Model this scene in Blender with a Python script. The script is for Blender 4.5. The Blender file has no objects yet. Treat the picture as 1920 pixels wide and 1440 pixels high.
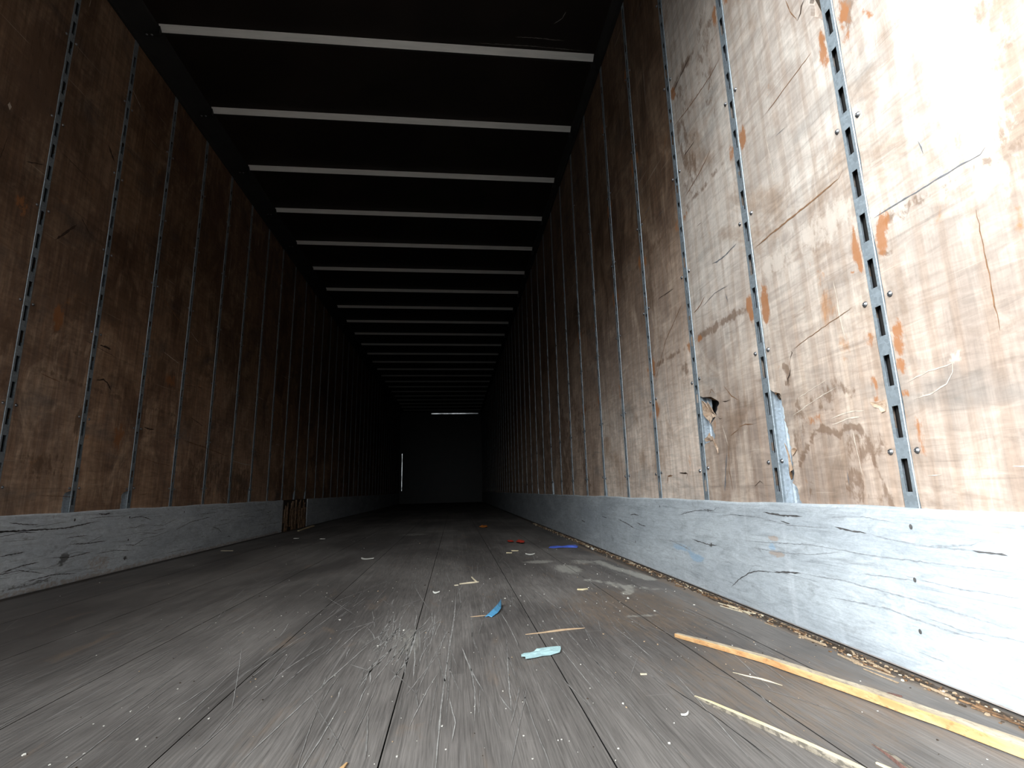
import bpy, bmesh, math, random
import numpy as np
from mathutils import Vector, Matrix

S = bpy.context.scene
COL = S.collection

# ------------------------------------------------------------------ camera
def cam_axes(p, y, r):
    f = Vector((math.sin(y) * math.cos(p), math.cos(y) * math.cos(p), math.sin(p)))
    rt = Vector((math.cos(y), -math.sin(y), 0))
    up = rt.cross(f)
    return rt * math.cos(r) + up * math.sin(r), -rt * math.sin(r) + up * math.cos(r), f

cd = bpy.data.cameras.new('camera')
cam = bpy.data.objects.new('camera', cd)
COL.objects.link(cam)
r2, u2, f2 = cam_axes(0.1997, 0.1124, -0.0241)
m = Matrix((r2, u2, -f2)).transposed().to_4x4()
m.translation = Vector((1.6695, 0.0, 0.3533))
cam.matrix_world = m
cd.sensor_width = 36.0
cd.lens = 975.509 / 1920 * 36.0
cd.clip_start = 0.02
S.camera = cam

# ------------------------------------------------------------------ sky, exposure
S.view_settings.view_transform = 'Standard'
S.view_settings.look = 'None'
S.view_settings.exposure = 0.0
S.view_settings.gamma = 1.0
S.view_settings.use_curve_mapping = False
S.cycles.max_bounces = 5
S.cycles.diffuse_bounces = 3
S.cycles.glossy_bounces = 3
S.cycles.use_denoising = True
S.cycles.caustics_reflective = False
S.cycles.sample_clamp_indirect = 8.0

SKY_BASE = 0.04
# bright patches of the hazy sky outside the doorway: (compass angle to the left of straight behind, elevation, strength, sharpness)
SKY_GLOWS = [(76, 22, 105.0, 50.0), (43, 35, 34.0, 50.0), (10, 27, 6.4, 16.0), (-50, 28, 0.4, 12.0)]

w = bpy.data.worlds.new('sky')
S.world = w
w.use_nodes = True
nt = w.node_tree
nt.nodes.clear()
N = nt.nodes.new
L = nt.links.new
tc = N('ShaderNodeTexCoord')
acc = None
for az, el, gain, sharp in SKY_GLOWS:
    az, el = math.radians(az), math.radians(el)
    dot = N('ShaderNodeVectorMath'); dot.operation = 'DOT_PRODUCT'
    dot.inputs[1].default_value = (-math.sin(az) * math.cos(el), -math.cos(az) * math.cos(el), math.sin(el))
    L(tc.outputs['Generated'], dot.inputs[0])
    mx = N('ShaderNodeMath'); mx.operation = 'MAXIMUM'; mx.inputs[1].default_value = 0.0
    L(dot.outputs['Value'], mx.inputs[0])
    pw = N('ShaderNodeMath'); pw.operation = 'POWER'; pw.inputs[1].default_value = sharp
    L(mx.outputs[0], pw.inputs[0])
    ml = N('ShaderNodeMath'); ml.operation = 'MULTIPLY_ADD'
    ml.inputs[1].default_value = gain
    if acc is None: ml.inputs[2].default_value = SKY_BASE
    else: L(acc, ml.inputs[2])
    L(pw.outputs[0], ml.inputs[0])
    acc = ml.outputs[0]
bg = N('ShaderNodeBackground')
bg.inputs['Color'].default_value = (0.90, 0.97, 1.0, 1)
L(acc, bg.inputs['Strength'])
wo = N('ShaderNodeOutputWorld')
L(bg.outputs[0], wo.inputs[0])

# ------------------------------------------------------------------ dimensions (metres)
W = 2.5206           # inside width, x = 0 left wall, x = W right wall
Y0, Y1 = 0.30, 16.30  # doorway, nose
HC = 2.785           # ceiling
BB = 0.3021          # top of the baseboards
SP = 0.4064          # post spacing
PY = 0.912           # first right post
TB = 0.012           # baseboard stands proud of the plywood
NPOST = 37

# light through the doorway: a portal only guides the sampling of the sky
pl = bpy.data.lights.new('doorway_portal', 'AREA')
pl.shape = 'RECTANGLE'; pl.size = W; pl.size_y = HC
pl.cycles.is_portal = True
po = bpy.data.objects.new('doorway_portal', pl)
po.location = (W / 2, Y0 - 0.01, HC / 2)
po.rotation_euler = (math.radians(90), 0, 0)
COL.objects.link(po)

# ------------------------------------------------------------------ node helpers
def new_mat(name):
    mt = bpy.data.materials.new(name)
    mt.use_nodes = True
    nt = mt.node_tree
    b = nt.nodes['Principled BSDF']
    return mt, nt, b

class G:
    """tiny helper for building node graphs"""
    def __init__(s, nt):
        s.nt = nt
    def n(s, t, **k):
        x = s.nt.nodes.new(t)
        for a, v in k.items():
            setattr(x, a, v)
        return x
    def put(s, sock, v):
        if isinstance(v, bpy.types.NodeSocket):
            s.nt.links.new(v, sock)
        elif isinstance(v, (tuple, list)) and sock.type == 'RGBA' and len(v) == 3:
            sock.default_value = (*v, 1)
        else:
            sock.default_value = v
    def coord(s):
        return s.n('ShaderNodeTexCoord').outputs['Object']
    def scale(s, v, sc, rot=(0, 0, 0), loc=(0, 0, 0)):
        x = s.n('ShaderNodeMapping')
        s.put(x.inputs[0], v)
        x.inputs['Scale'].default_value = sc
        x.inputs['Rotation'].default_value = rot
        x.inputs['Location'].default_value = loc
        return x.outputs[0]
    def noise(s, v, scale=1.0, detail=3.0, rough=0.55, dist=0.0):
        x = s.n('ShaderNodeTexNoise')
        s.put(x.inputs['Vector'], v)
        x.inputs['Scale'].default_value = scale
        x.inputs['Detail'].default_value = detail
        x.inputs['Roughness'].default_value = rough
        x.inputs['Distortion'].default_value = dist
        return x.outputs['Fac']
    def ramp(s, f, a, b, lo=0.0, hi=1.0, smooth=True):
        x = s.n('ShaderNodeMapRange')
        if smooth:
            x.interpolation_type = 'SMOOTHSTEP'
        s.put(x.inputs['Value'], f)
        for i, v in (('From Min', a), ('From Max', b), ('To Min', lo), ('To Max', hi)):
            x.inputs[i].default_value = v
        return x.outputs[0]
    def math(s, op, a, b=None, c=None):
        x = s.n('ShaderNodeMath', operation=op)
        s.put(x.inputs[0], a)
        if b is not None: s.put(x.inputs[1], b)
        if c is not None: s.put(x.inputs[2], c)
        return x.outputs[0]
    def mix(s, f, a, b, mode='MIX'):
        x = s.n('ShaderNodeMix', data_type='RGBA', blend_type=mode)
        s.put(x.inputs['Factor'], f)
        s.put(x.inputs['A'], a)
        s.put(x.inputs['B'], b)
        return x.outputs['Result']
    def mul(s, col, f):
        x = s.n('ShaderNodeVectorMath', operation='SCALE')
        s.put(x.inputs[0], col)
        s.put(x.inputs['Scale'], f)
        return x.outputs[0]
    def attr(s, name):
        x = s.n('ShaderNodeAttribute')
        x.attribute_name = name
        sp = s.n('ShaderNodeSeparateColor')
        s.nt.links.new(x.outputs['Color'], sp.inputs[0])
        return sp.outputs
    def bump(s, bsdf, h, strength=0.3, dist=0.002):
        x = s.n('ShaderNodeBump')
        x.inputs['Strength'].default_value = strength
        x.inputs['Distance'].default_value = dist
        s.put(x.inputs['Height'], h)
        s.nt.links.new(x.outputs[0], bsdf.inputs['Normal'])

def plywood():
    mt, nt, b = new_mat('weathered_plywood')
    g = G(nt)
    c = g.coord()
    big = g.noise(g.scale(c, (1, 1.6, 0.9)), 1.6, 4, 0.6, 0.6)
    mid = g.noise(g.scale(c, (1, 7, 4), rot=(0.25, 0, 0)), 1.0, 5, 0.65, 1.2)
    grain = g.noise(g.scale(c, (1, 70, 4)), 1.0, 4, 0.6, 0.4)
    fine = g.noise(g.scale(c, (1, 260, 22)), 1.0, 2, 0.5)
    # flame figure of rotary cut veneer
    wv = g.n('ShaderNodeTexWave', wave_type='BANDS', bands_direction='Y')
    g.put(wv.inputs['Vector'], g.scale(c, (1, 5.0, 0.75)))
    wv.inputs['Scale'].default_value = 1.3
    wv.inputs['Distortion'].default_value = 9.0
    wv.inputs['Detail'].default_value = 2.0
    wv.inputs['Detail Scale'].default_value = 0.7
    flame = g.ramp(wv.outputs['Fac'], 0.55, 0.95)
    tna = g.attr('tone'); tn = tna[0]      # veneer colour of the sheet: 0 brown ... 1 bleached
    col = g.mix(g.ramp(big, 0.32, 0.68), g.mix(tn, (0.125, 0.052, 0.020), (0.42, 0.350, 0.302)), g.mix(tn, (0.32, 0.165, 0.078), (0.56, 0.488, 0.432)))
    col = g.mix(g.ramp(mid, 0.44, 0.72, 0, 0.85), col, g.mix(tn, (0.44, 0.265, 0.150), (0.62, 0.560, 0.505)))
    col = g.mix(g.math('MULTIPLY', flame, 0.20), col, (0.235, 0.125, 0.062))
    # brown stains and grey dirt
    st = g.noise(g.scale(c, (1, 2.6, 1.9), loc=(3, 1, 7)), 1.3, 6, 0.62, 0.7)
    col = g.mix(g.ramp(st, 0.52, 0.66, 0, 0.62), col, g.mix(tn, (0.082, 0.038, 0.018), (0.30, 0.200, 0.135)))
    gd = g.noise(g.scale(c, (1, 1.3, 2.1), loc=(9, 4, 2)), 2.1, 5, 0.6, 0.4)
    col = g.mix(g.ramp(gd, 0.53, 0.72, 0, 0.6), col, g.mix(tn, (0.062, 0.050, 0.046), (0.30, 0.275, 0.25)))
    # orange specks where water ran
    ro = g.noise(g.scale(c, (1, 5, 3), loc=(2, 8, 5)), 1.7, 5, 0.7, 0.8)
    col = g.mix(g.ramp(ro, 0.63, 0.74, 0, 0.65), col, (0.40, 0.17, 0.055))
    col = g.mul(col, g.mix(tn, g.ramp(grain, 0.28, 0.72, 0.66, 1.30, False), g.ramp(grain, 0.25, 0.75, 0.92, 1.06, False)))
    col = g.mul(col, g.ramp(fine, 0.2, 0.8, 0.90, 1.10, False))
    # short scuffs left along the wall by sliding cargo
    scf = g.noise(g.scale(c, (1, 9, 46), rot=(0.06, 0, 0)), 1.0, 5, 0.68, 0.9)
    col = g.mul(col, g.ramp(scf, 0.30, 0.70, 0.76, 1.16, False))
    scg = g.noise(g.scale(c, (1, 4, 17), rot=(-0.10, 0, 0), loc=(0, 7, 1)), 1.0, 6, 0.7, 1.0)
    col = g.mix(g.ramp(scg, 0.56, 0.72, 0, 0.45), col, g.mix(tn, (0.085, 0.048, 0.030), (0.28, 0.20, 0.15)))
    col = g.mul(col, g.ramp(tna[1], 0.0, 1.0, 0.60, 1.34, False))  # light falloff with height, painted into the colour
    # horizontal rub lines
    rub = g.noise(g.scale(c, (1, 1.5, 90), rot=(0.03, 0, 0)), 1.0, 3, 0.6)
    col = g.mul(col, g.ramp(rub, 0.30, 0.40, 0.86, 1.0))
    pale = g.noise(g.scale(c, (1, 2.5, 110), rot=(-0.09, 0, 0), loc=(0, 0, 4)), 1.0, 2, 0.6)
    col = g.mix(g.ramp(pale, 0.68, 0.76, 0, 0.35), col, (0.60, 0.50, 0.41))
    # marks with a place of their own: R rust, G dark stain, B pale scuff and painted glare
    m_ = g.attr('marks')
    rag = g.noise(g.scale(c, (1, 85, 48)), 1.0, 7, 0.75, 0.6)
    rag2 = g.noise(g.scale(c, (1, 30, 15), loc=(0, 3, 1)), 1.0, 4, 0.6, 0.5)
    rg = g.math('ADD', g.math('MULTIPLY_ADD', rag, 1.3, -0.65), g.math('MULTIPLY_ADD', rag2, 2.6, -1.35))
    for ch, colr, amt in ((2, (0.60, 0.51, 0.44), 0.6), (1, (0.150, 0.088, 0.055), 0.72), (0, (0.330, 0.135, 0.052), 0.88)):
        f = g.ramp(g.math('ADD', m_[ch], rg), 0.15, 0.62, 0, amt)
        f = g.math('MULTIPLY', f, g.ramp(m_[ch], 0.0, 0.12))
        col = g.mix(f, col, colr)
    g.put(b.inputs['Base Color'], col)
    g.put(b.inputs['Roughness'], g.ramp(mid, 0.3, 0.7, 0.55, 0.8, False))
    b.inputs['Specular IOR Level'].default_value = 0.25
    h = g.math('ADD', grain, g.math('MULTIPLY', st, 1.5))
    g.bump(b, h, 0.35, 0.0016)
    return mt

def steel(name, base, rough, spangle=0.35, metal=0.9):
    mt, nt, b = new_mat(name)
    g = G(nt)
    c = g.coord()
    v = g.n('ShaderNodeTexVoronoi')
    g.put(v.inputs['Vector'], c)
    v.inputs['Scale'].default_value = 160
    sp = g.n('ShaderNodeSeparateColor'); nt.links.new(v.outputs['Color'], sp.inputs[0])
    d = g.noise(g.scale(c, (9, 9, 5)), 1.0, 5, 0.65, 0.6)
    col = g.mul(base, g.ramp(sp.outputs[0], 0, 1, 1 - spangle, 1 + spangle * 0.5, False)) if False else None
    rgb = g.n('ShaderNodeRGB'); rgb.outputs[0].default_value = (*base, 1)
    col = g.mul(rgb.outputs[0], g.ramp(sp.outputs[0], 0, 1, 1 - spangle, 1.0 + spangle * 0.4, False))
    col = g.mix(g.ramp(d, 0.52, 0.72, 0, 0.55), col, tuple(x * 0.42 for x in base))
    g.put(b.inputs['Base Color'], col)
    b.inputs['Metallic'].default_value = metal
    g.put(b.inputs['Roughness'], g.ramp(d, 0.3, 0.7, rough - 0.06, rough + 0.15, False))
    return mt

def flat(name, col, rough=0.7, var=0.25, sc=40.0, spec=0.3, stretch=(1, 1, 1), metal=0.0):
    mt, nt, b = new_mat(name)
    g = G(nt)
    c = g.coord()
    n = g.noise(g.scale(c, tuple(sc * s for s in stretch)), 1.0, 4, 0.6, 0.3)
    rgb = g.n('ShaderNodeRGB'); rgb.outputs[0].default_value = (*col, 1)
    g.put(b.inputs['Base Color'], g.mul(rgb.outputs[0], g.ramp(n, 0.3, 0.7, 1 - var, 1 + var, False)))
    b.inputs['Roughness'].default_value = rough
    b.inputs['Specular IOR Level'].default_value = spec
    b.inputs['Metallic'].default_value = metal
    g.bump(b, n, 0.25, 0.001)
    return mt

def baseboard_mat(k=1.0):
    mt, nt, b = new_mat('grey_white_painted_board')
    g = G(nt)
    c = g.coord()
    big = g.noise(g.scale(c, (1, 1.4, 5)), 1.6, 5, 0.6, 0.5)
    hor = g.noise(g.scale(c, (1, 3.0, 70), rot=(0.05, 0, 0)), 1.0, 5, 0.65, 0.8)
    fn = g.noise(g.scale(c, (120, 120, 240)), 1.0, 3, 0.7)
    col = g.mix(g.ramp(big, 0.3, 0.7), tuple(k * q for q in (0.43, 0.462, 0.495)), tuple(k * q for q in (0.57, 0.605, 0.635)))
    col = g.mul(col, g.ramp(hor, 0.28, 0.46, 0.74, 1.0))
    sm = g.noise(g.scale(c, (1, 9, 22), loc=(1, 5, 2)), 1.0, 5, 0.7, 0.6)
    col = g.mix(g.ramp(sm, 0.56, 0.74, 0, 0.55), col, (0.22, 0.225, 0.235))
    # vertical smears left by the cargo
    vs = g.noise(g.scale(c, (1, 22, 2.4), loc=(4, 5, 1)), 1.0, 3, 0.6, 0.3)
    col = g.mix(g.ramp(vs, 0.60, 0.74, 0, 0.4), col, (0.66, 0.69, 0.72))
    col = g.mul(col, g.ramp(fn, 0.2, 0.8, 0.86, 1.12, False))
    wv2 = g.noise(g.scale(c, (1, 14, 55), rot=(0.12, 0, 0)), 1.0, 6, 0.72, 1.2)
    col = g.mul(col, g.ramp(wv2, 0.34, 0.62, 0.80, 1.08, False))
    m_ = g.attr('marks')
    rag = g.noise(g.scale(c, (1, 40, 70)), 1.0, 5, 0.7, 0.5)
    rg = g.math('MULTIPLY_ADD', rag, 0.9, -0.45)
    for ch, colr, amt in ((0, (0.42, 0.27, 0.17), 0.5), (1, (0.10, 0.09, 0.082), 0.8), (2, (0.25, 0.42, 0.60), 0.5)):
        f = g.ramp(g.math('ADD', m_[ch], rg), 0.22, 0.46, 0, amt)
        f = g.math('MULTIPLY', f, g.ramp(m_[ch], 0.0, 0.12))
        col = g.mix(f, col, colr)
    g.put(b.inputs['Base Color'], col)
    b.inputs['Roughness'].default_value = 0.5
    b.inputs['Specular IOR Level'].default_value = 0.35
    g.bump(b, g.math('ADD', hor, g.math('MULTIPLY', sm, 1.2)), 0.55, 0.0025)
    return mt

def floor_mat():
    mt, nt, b = new_mat('worn_laminated_oak_floor')
    g = G(nt)
    c = g.coord()
    sx = g.n('ShaderNodeSeparateXYZ'); nt.links.new(c, sx.inputs[0])
    # lamella number across the boards and a random butt joint along them
    lam = g.math('FLOOR', g.math('DIVIDE', sx.outputs['X'], 0.0307))
    seg = g.math('FLOOR', g.math('ADD', g.math('DIVIDE', sx.outputs['Y'], 1.1), g.math('MULTIPLY', lam, 0.37)))
    cb = g.n('ShaderNodeCombineXYZ'); nt.links.new(lam, cb.inputs[0]); nt.links.new(seg, cb.inputs[1])
    wn = g.n('ShaderNodeTexWhiteNoise'); nt.links.new(cb.outputs[0], wn.inputs['Vector'])
    big = g.noise(g.scale(c, (2.2, 0.9, 1)), 1.0, 4, 0.6, 0.5)
    fib = g.noise(g.scale(c, (330, 9, 1)), 1.0, 4, 0.65, 0.3)
    lng = g.noise(g.scale(c, (90, 1.6, 1), rot=(0, 0, 0.03)), 1.0, 4, 0.6, 0.3)
    col = g.mix(g.ramp(big, 0.35, 0.66), (0.102, 0.091, 0.085), (0.185, 0.167, 0.154))
    col = g.mul(col, g.ramp(wn.outputs['Value'], 0, 1, 0.90, 1.08, False))
    col = g.mul(col, g.ramp(fib, 0.28, 0.72, 0.62, 1.36, False))
    col = g.mix(g.ramp(lng, 0.60, 0.74, 0, 0.40), col, (0.33, 0.31, 0.295))
    col = g.mul(col, g.ramp(lng, 0.28, 0.40, 0.72, 1.0))
    cross = g.noise(g.scale(c, (7, 70, 1), rot=(0, 0, 0.5)), 1.0, 3, 0.6, 0.3)
    col = g.mix(g.ramp(cross, 0.66, 0.78, 0, 0.18), col, (0.36, 0.335, 0.31))
    tan = g.noise(g.scale(c, (9, 3, 1), loc=(5, 2, 0)), 1.0, 5, 0.7, 0.6)
    col = g.mix(g.ramp(tan, 0.58, 0.74, 0, 0.42), col, (0.235, 0.165, 0.115))
    m_ = g.attr('marks')
    rag = g.noise(g.scale(c, (75, 14, 1)), 1.0, 7, 0.75, 0.6)
    rg = g.math('MULTIPLY_ADD', rag, 1.1, -0.55)
    for ch, colr, amt in ((0, (0.20, 0.140, 0.095), 0.55), (1, (0.045, 0.033, 0.026), 0.8), (2, (0.44, 0.42, 0.37), 0.55)):
        f = g.ramp(g.math('ADD', m_[ch], rg), 0.20, 0.60, 0, amt)
        f = g.math('MULTIPLY', f, g.ramp(m_[ch], 0.0, 0.12))
        col = g.mix(f, col, colr)
    g.put(b.inputs['Base Color'], col)
    g.put(b.inputs['Roughness'], g.ramp(fib, 0.3, 0.7, 0.50, 0.75, False))
    b.inputs['Specular IOR Level'].default_value = 0.22
    g.bump(b, g.math('ADD', fib, lng), 0.30, 0.0012)
    return mt

def stick_mat(name, a, b_, c_, thr=(0.45, 0.6)):
    """split wood: base a, streaks b_, dirt c_"""
    mt, nt, b = new_mat(name)
    g = G(nt)
    c = g.coord()
    n1 = g.noise(g.scale(c, (60, 9, 60), rot=(0, 0, 0.3)), 1.0, 4, 0.6, 0.4)
    n2 = g.noise(g.scale(c, (140, 60, 140)), 1.0, 5, 0.7, 0.3)
    col = g.mix(g.ramp(n1, 0.35, 0.65), a, b_)
    col = g.mix(g.ramp(n2, thr[0], thr[1], 0, 0.8), col, c_)
    g.put(b.inputs['Base Color'], col)
    b.inputs['Roughness'].default_value = 0.65
    g.bump(b, n1, 0.4, 0.001)
    return mt

M = {}
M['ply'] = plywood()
M['post'] = steel('galvanised_post_steel', (0.40, 0.45, 0.49), 0.44, 0.20, 0.62)
M['dullpost'] = steel('dull_galvanised_flange', (0.52, 0.58, 0.64), 0.5, 0.20, 0.35)
M['screw'] = steel('zinc_screw', (0.26, 0.26, 0.27), 0.34, 0.1, 0.9)
M['bow'] = flat('dull_roof_bow_steel', (0.80, 0.78, 0.745), 0.6, 0.10, 5, 0.25, (1, 8, 8), 0.05)
M['rail'] = flat('dark_rail_and_crest_shade', (0.022, 0.021, 0.020), 0.6, 0.2, 12)
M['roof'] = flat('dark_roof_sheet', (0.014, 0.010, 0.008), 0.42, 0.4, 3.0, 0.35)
M['skin'] = flat('outer_aluminium_skin', (0.13, 0.13, 0.135), 0.5, 0.1, 9, 0.4)
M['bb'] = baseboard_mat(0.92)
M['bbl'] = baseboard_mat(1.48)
M['floor'] = floor_mat()
M['sub'] = flat('black_seam_dirt_slot_shade', (0.012, 0.010, 0.009), 0.9, 0.3, 60)
M['crack'] = flat('dark_crack', (0.050, 0.030, 0.020), 0.9, 0.4, 90)
M['line'] = flat('brown_crack', (0.20, 0.105, 0.055), 0.9, 0.3, 90)
M['grey_line'] = flat('grey_scratch', (0.14, 0.14, 0.15), 0.8, 0.3, 90)
M['pale'] = flat('pale_scratch', (0.54, 0.45, 0.37), 0.8, 0.25, 90)
M['bbline'] = flat('board_crack', (0.085, 0.080, 0.078), 0.9, 0.4, 90)
M['bbsoft'] = flat('board_hairline', (0.30, 0.315, 0.33), 0.9, 0.3, 90)
M['scr'] = flat('floor_scratch', (0.30, 0.285, 0.27), 0.8, 0.35, 60)
M['scr2'] = flat('faint_floor_scratch', (0.20, 0.187, 0.176), 0.8, 0.35, 60)
M['rawwood'] = stick_mat('broken_brown_wood', (0.15, 0.075, 0.032), (0.30, 0.17, 0.085), (0.035, 0.018, 0.010), (0.45, 0.6))
M['torn'] = stick_mat('torn_veneer', (0.40, 0.26, 0.17), (0.55, 0.42, 0.32), (0.14, 0.06, 0.03), (0.5, 0.7))
M['orange'] = stick_mat('orange_split_wood', (0.46, 0.235, 0.095), (0.58, 0.36, 0.17), (0.34, 0.14, 0.05), (0.52, 0.72))
M['weathered'] = stick_mat('weathered_strip_face', (0.42, 0.33, 0.22), (0.54, 0.45, 0.33), (0.27, 0.22, 0.17), (0.48, 0.66))
M['yellow'] = stick_mat('fresh_yellow_wood', (0.72, 0.58, 0.33), (0.80, 0.68, 0.44), (0.66, 0.44, 0.26), (0.66, 0.8))
M['greywood'] = stick_mat('grey_dirty_wood', (0.19, 0.16, 0.12), (0.26, 0.22, 0.17), (0.06, 0.05, 0.04))
M['cream'] = stick_mat('cream_splinter_wood', (0.66, 0.55, 0.38), (0.72, 0.63, 0.47), (0.5, 0.36, 0.2), (0.6, 0.8))
M['tan'] = stick_mat('tan_splinter_wood', (0.50, 0.33, 0.20), (0.58, 0.42, 0.27), (0.36, 0.2, 0.1), (0.6, 0.8))
M['paleblue'] = flat('pale_blue_plastic', (0.46, 0.66, 0.68), 0.45, 0.14, 90)
M['blue'] = flat('bright_blue_plastic', (0.10, 0.33, 0.56), 0.4, 0.1, 60)
M['cobalt'] = flat('cobalt_plastic', (0.09, 0.15, 0.62), 0.4, 0.15, 60)
M['red'] = flat('red_plastic', (0.50, 0.05, 0.03), 0.5, 0.3, 120)
M['orangebit'] = flat('orange_plastic', (0.62, 0.20, 0.04), 0.5, 0.2, 120)
M['white'] = flat('off_white_shaving', (0.70, 0.68, 0.62), 0.6, 0.1, 60)
M['bark'] = flat('dark_reddish_bark', (0.14, 0.075, 0.060), 0.8, 0.35, 200)
M['crumb'] = flat('pale_crumbs', (0.62, 0.59, 0.53), 0.8, 0.3, 300)
M['crumbtan'] = flat('tan_crumbs', (0.40, 0.29, 0.19), 0.8, 0.35, 300)
M['dirt'] = flat('dark_dirt_and_hole_shade', (0.055, 0.038, 0.026), 0.95, 0.4, 200)
M['yard'] = flat('yard_asphalt', (0.035, 0.035, 0.036), 0.9, 0.2, 8)
M['pad'] = flat('added_bounce_slab', (0.62, 0.62, 0.60), 0.9, 0.12, 6)
M['trim'] = steel('polished_corner_trim', (0.75, 0.75, 0.76), 0.12, 0.05, 1.0)

# ------------------------------------------------------------------ mesh helpers
class MB:
    """collects vertices and faces, links them as ONE mesh"""
    def __init__(s, *mats):
        s.v, s.f, s.m = [], [], []
        s.mats = mats
    def face(s, pts, mi=0):
        i = len(s.v)
        s.v += [tuple(p) for p in pts]
        s.f.append(tuple(range(i, i + len(pts))))
        s.m.append(mi)
    def box(s, a, b, mi=0):
        x0, y0, z0 = a; x1, y1, z1 = b
        i = len(s.v)
        s.v += [(x, y, z) for z in (z0, z1) for y in (y0, y1) for x in (x0, x1)]
        for q in ((0, 2, 3, 1), (4, 5, 7, 6), (0, 1, 5, 4), (2, 6, 7, 3), (0, 4, 6, 2), (1, 3, 7, 5)):
            s.f.append(tuple(i + k for k in q)); s.m.append(mi)
    def strip(s, rows, mi=0, closed=False):
        """rows: lists of points of equal length, bridged by quads"""
        i = len(s.v)
        n = len(rows[0])
        for r in rows: s.v += [tuple(p) for p in r]
        for a in range(len(rows) - 1):
            for k in range(n if closed else n - 1):
                k2 = (k + 1) % n
                s.f.append((i + a * n + k, i + a * n + k2, i + (a + 1) * n + k2, i + (a + 1) * n + k))
                s.m.append(mi[k] if isinstance(mi, (list, tuple)) else mi)
    def cap(s, pts, mi=0):
        s.face(pts, mi)
    def build(s, name, parent=None, smooth=False, bevel=0.0, seg=1):
        me = bpy.data.meshes.new(name)
        me.from_pydata(s.v, [], s.f)
        for mt in s.mats: me.materials.append(mt)
        me.polygons.foreach_set('material_index', s.m)
        if smooth:
            me.polygons.foreach_set('use_smooth', [True] * len(s.f))
        me.update()
        bm = bmesh.new(); bm.from_mesh(me)
        bmesh.ops.remove_doubles(bm, verts=bm.verts, dist=1e-5)
        bmesh.ops.recalc_face_normals(bm, faces=bm.faces)
        bm.to_mesh(me); bm.free()
        o = bpy.data.objects.new(name, me)
        COL.objects.link(o)
        if parent is not None: o.parent = parent
        if bevel:
            md = o.modifiers.new('bevel', 'BEVEL')
            md.width = bevel; md.segments = seg; md.limit_method = 'ANGLE'
        return o

def tag(o, label, cat, group=None, kind=None):
    o['label'] = label; o['category'] = cat
    if group: o['group'] = group
    if kind: o['kind'] = kind
    return o

def structure(o):
    o['kind'] = 'structure'
    return o

def empty(name, loc):
    o = bpy.data.objects.new(name, None)
    o.location = loc
    o.empty_display_size = 0.05
    COL.objects.link(o)
    return o

def resample(pts, step, rnd=None, jit=0.0):
    out = [np.array(pts[0], float)]
    for a, b in zip(pts[:-1], pts[1:]):
        a = np.array(a, float); b = np.array(b, float)
        n = max(1, int(np.hypot(*(b - a)) / step))
        for k in range(1, n + 1):
            p = a + (b - a) * k / n
            if rnd and jit and k < n:
                p = p + np.array([rnd.uniform(-jit, jit), rnd.uniform(-jit, jit)])
            out.append(p)
    return out

def ribbon(mb, pts, width, mi, to3, rnd, jit=0.0015, step=0.012, taper=True):
    """an irregular thin crack or scratch lying on a surface; to3 maps the 2D surface point to space"""
    P = resample(pts, step, rnd, jit)
    n = len(P)
    if n < 2: return
    rows = []
    for i, p in enumerate(P):
        d = P[min(i + 1, n - 1)] - P[max(i - 1, 0)]
        L_ = np.hypot(*d) or 1
        nn = np.array([-d[1], d[0]]) / L_
        t = i / (n - 1)
        wd = width * 0.5 * (min(1, 6 * t, 6 * (1 - t)) if taper else 1) * rnd.uniform(0.45, 1.3) + 0.00015
        rows.append([to3(p + nn * wd), to3(p - nn * wd)])
    mb.strip(rows, mi)

def blob_field(Yv, Zv, blobs):
    """marks: each (channel, y, z, ry, rz, strength) or (channel, [(y,z)..], width, strength)"""
    out = np.zeros((len(Yv), 3), np.float32)
    for b in blobs:
        if isinstance(b[1], (list, tuple)):
            ch, pts, wd, st = b
            d = np.full(len(Yv), 9.0)
            for (a0, a1), (b0, b1) in zip(pts[:-1], pts[1:]):
                vx, vy = b0 - a0, b1 - a1
                q = vx * vx + vy * vy + 1e-9
                t = np.clip(((Yv - a0) * vx + (Zv - a1) * vy) / q, 0, 1)
                d = np.minimum(d, np.hypot(Yv - a0 - t * vx, Zv - a1 - t * vy))
            f = st * np.clip(1.25 - d / wd, 0, 1)
        else:
            ch, y, z, ry, rz, st = b
            d = np.hypot((Yv - y) / ry, (Zv - z) / rz)
            f = st * np.clip(1.6 - d, 0, 1)
        out[:, ch] = np.maximum(out[:, ch], f)
    return out

def set_marks(o, field_fn, ax=(1, 2)):
    me = o.data
    n = len(me.vertices)
    co = np.empty(n * 3, np.float32); me.vertices.foreach_get('co', co); co = co.reshape(-1, 3)
    f = field_fn(co[:, ax[0]], co[:, ax[1]])
    c4 = np.ones((n, 4), np.float32); c4[:, :3] = f
    at = me.color_attributes.new('marks', 'FLOAT_COLOR', 'POINT')
    at.data.foreach_set('color', c4.ravel())

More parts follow.
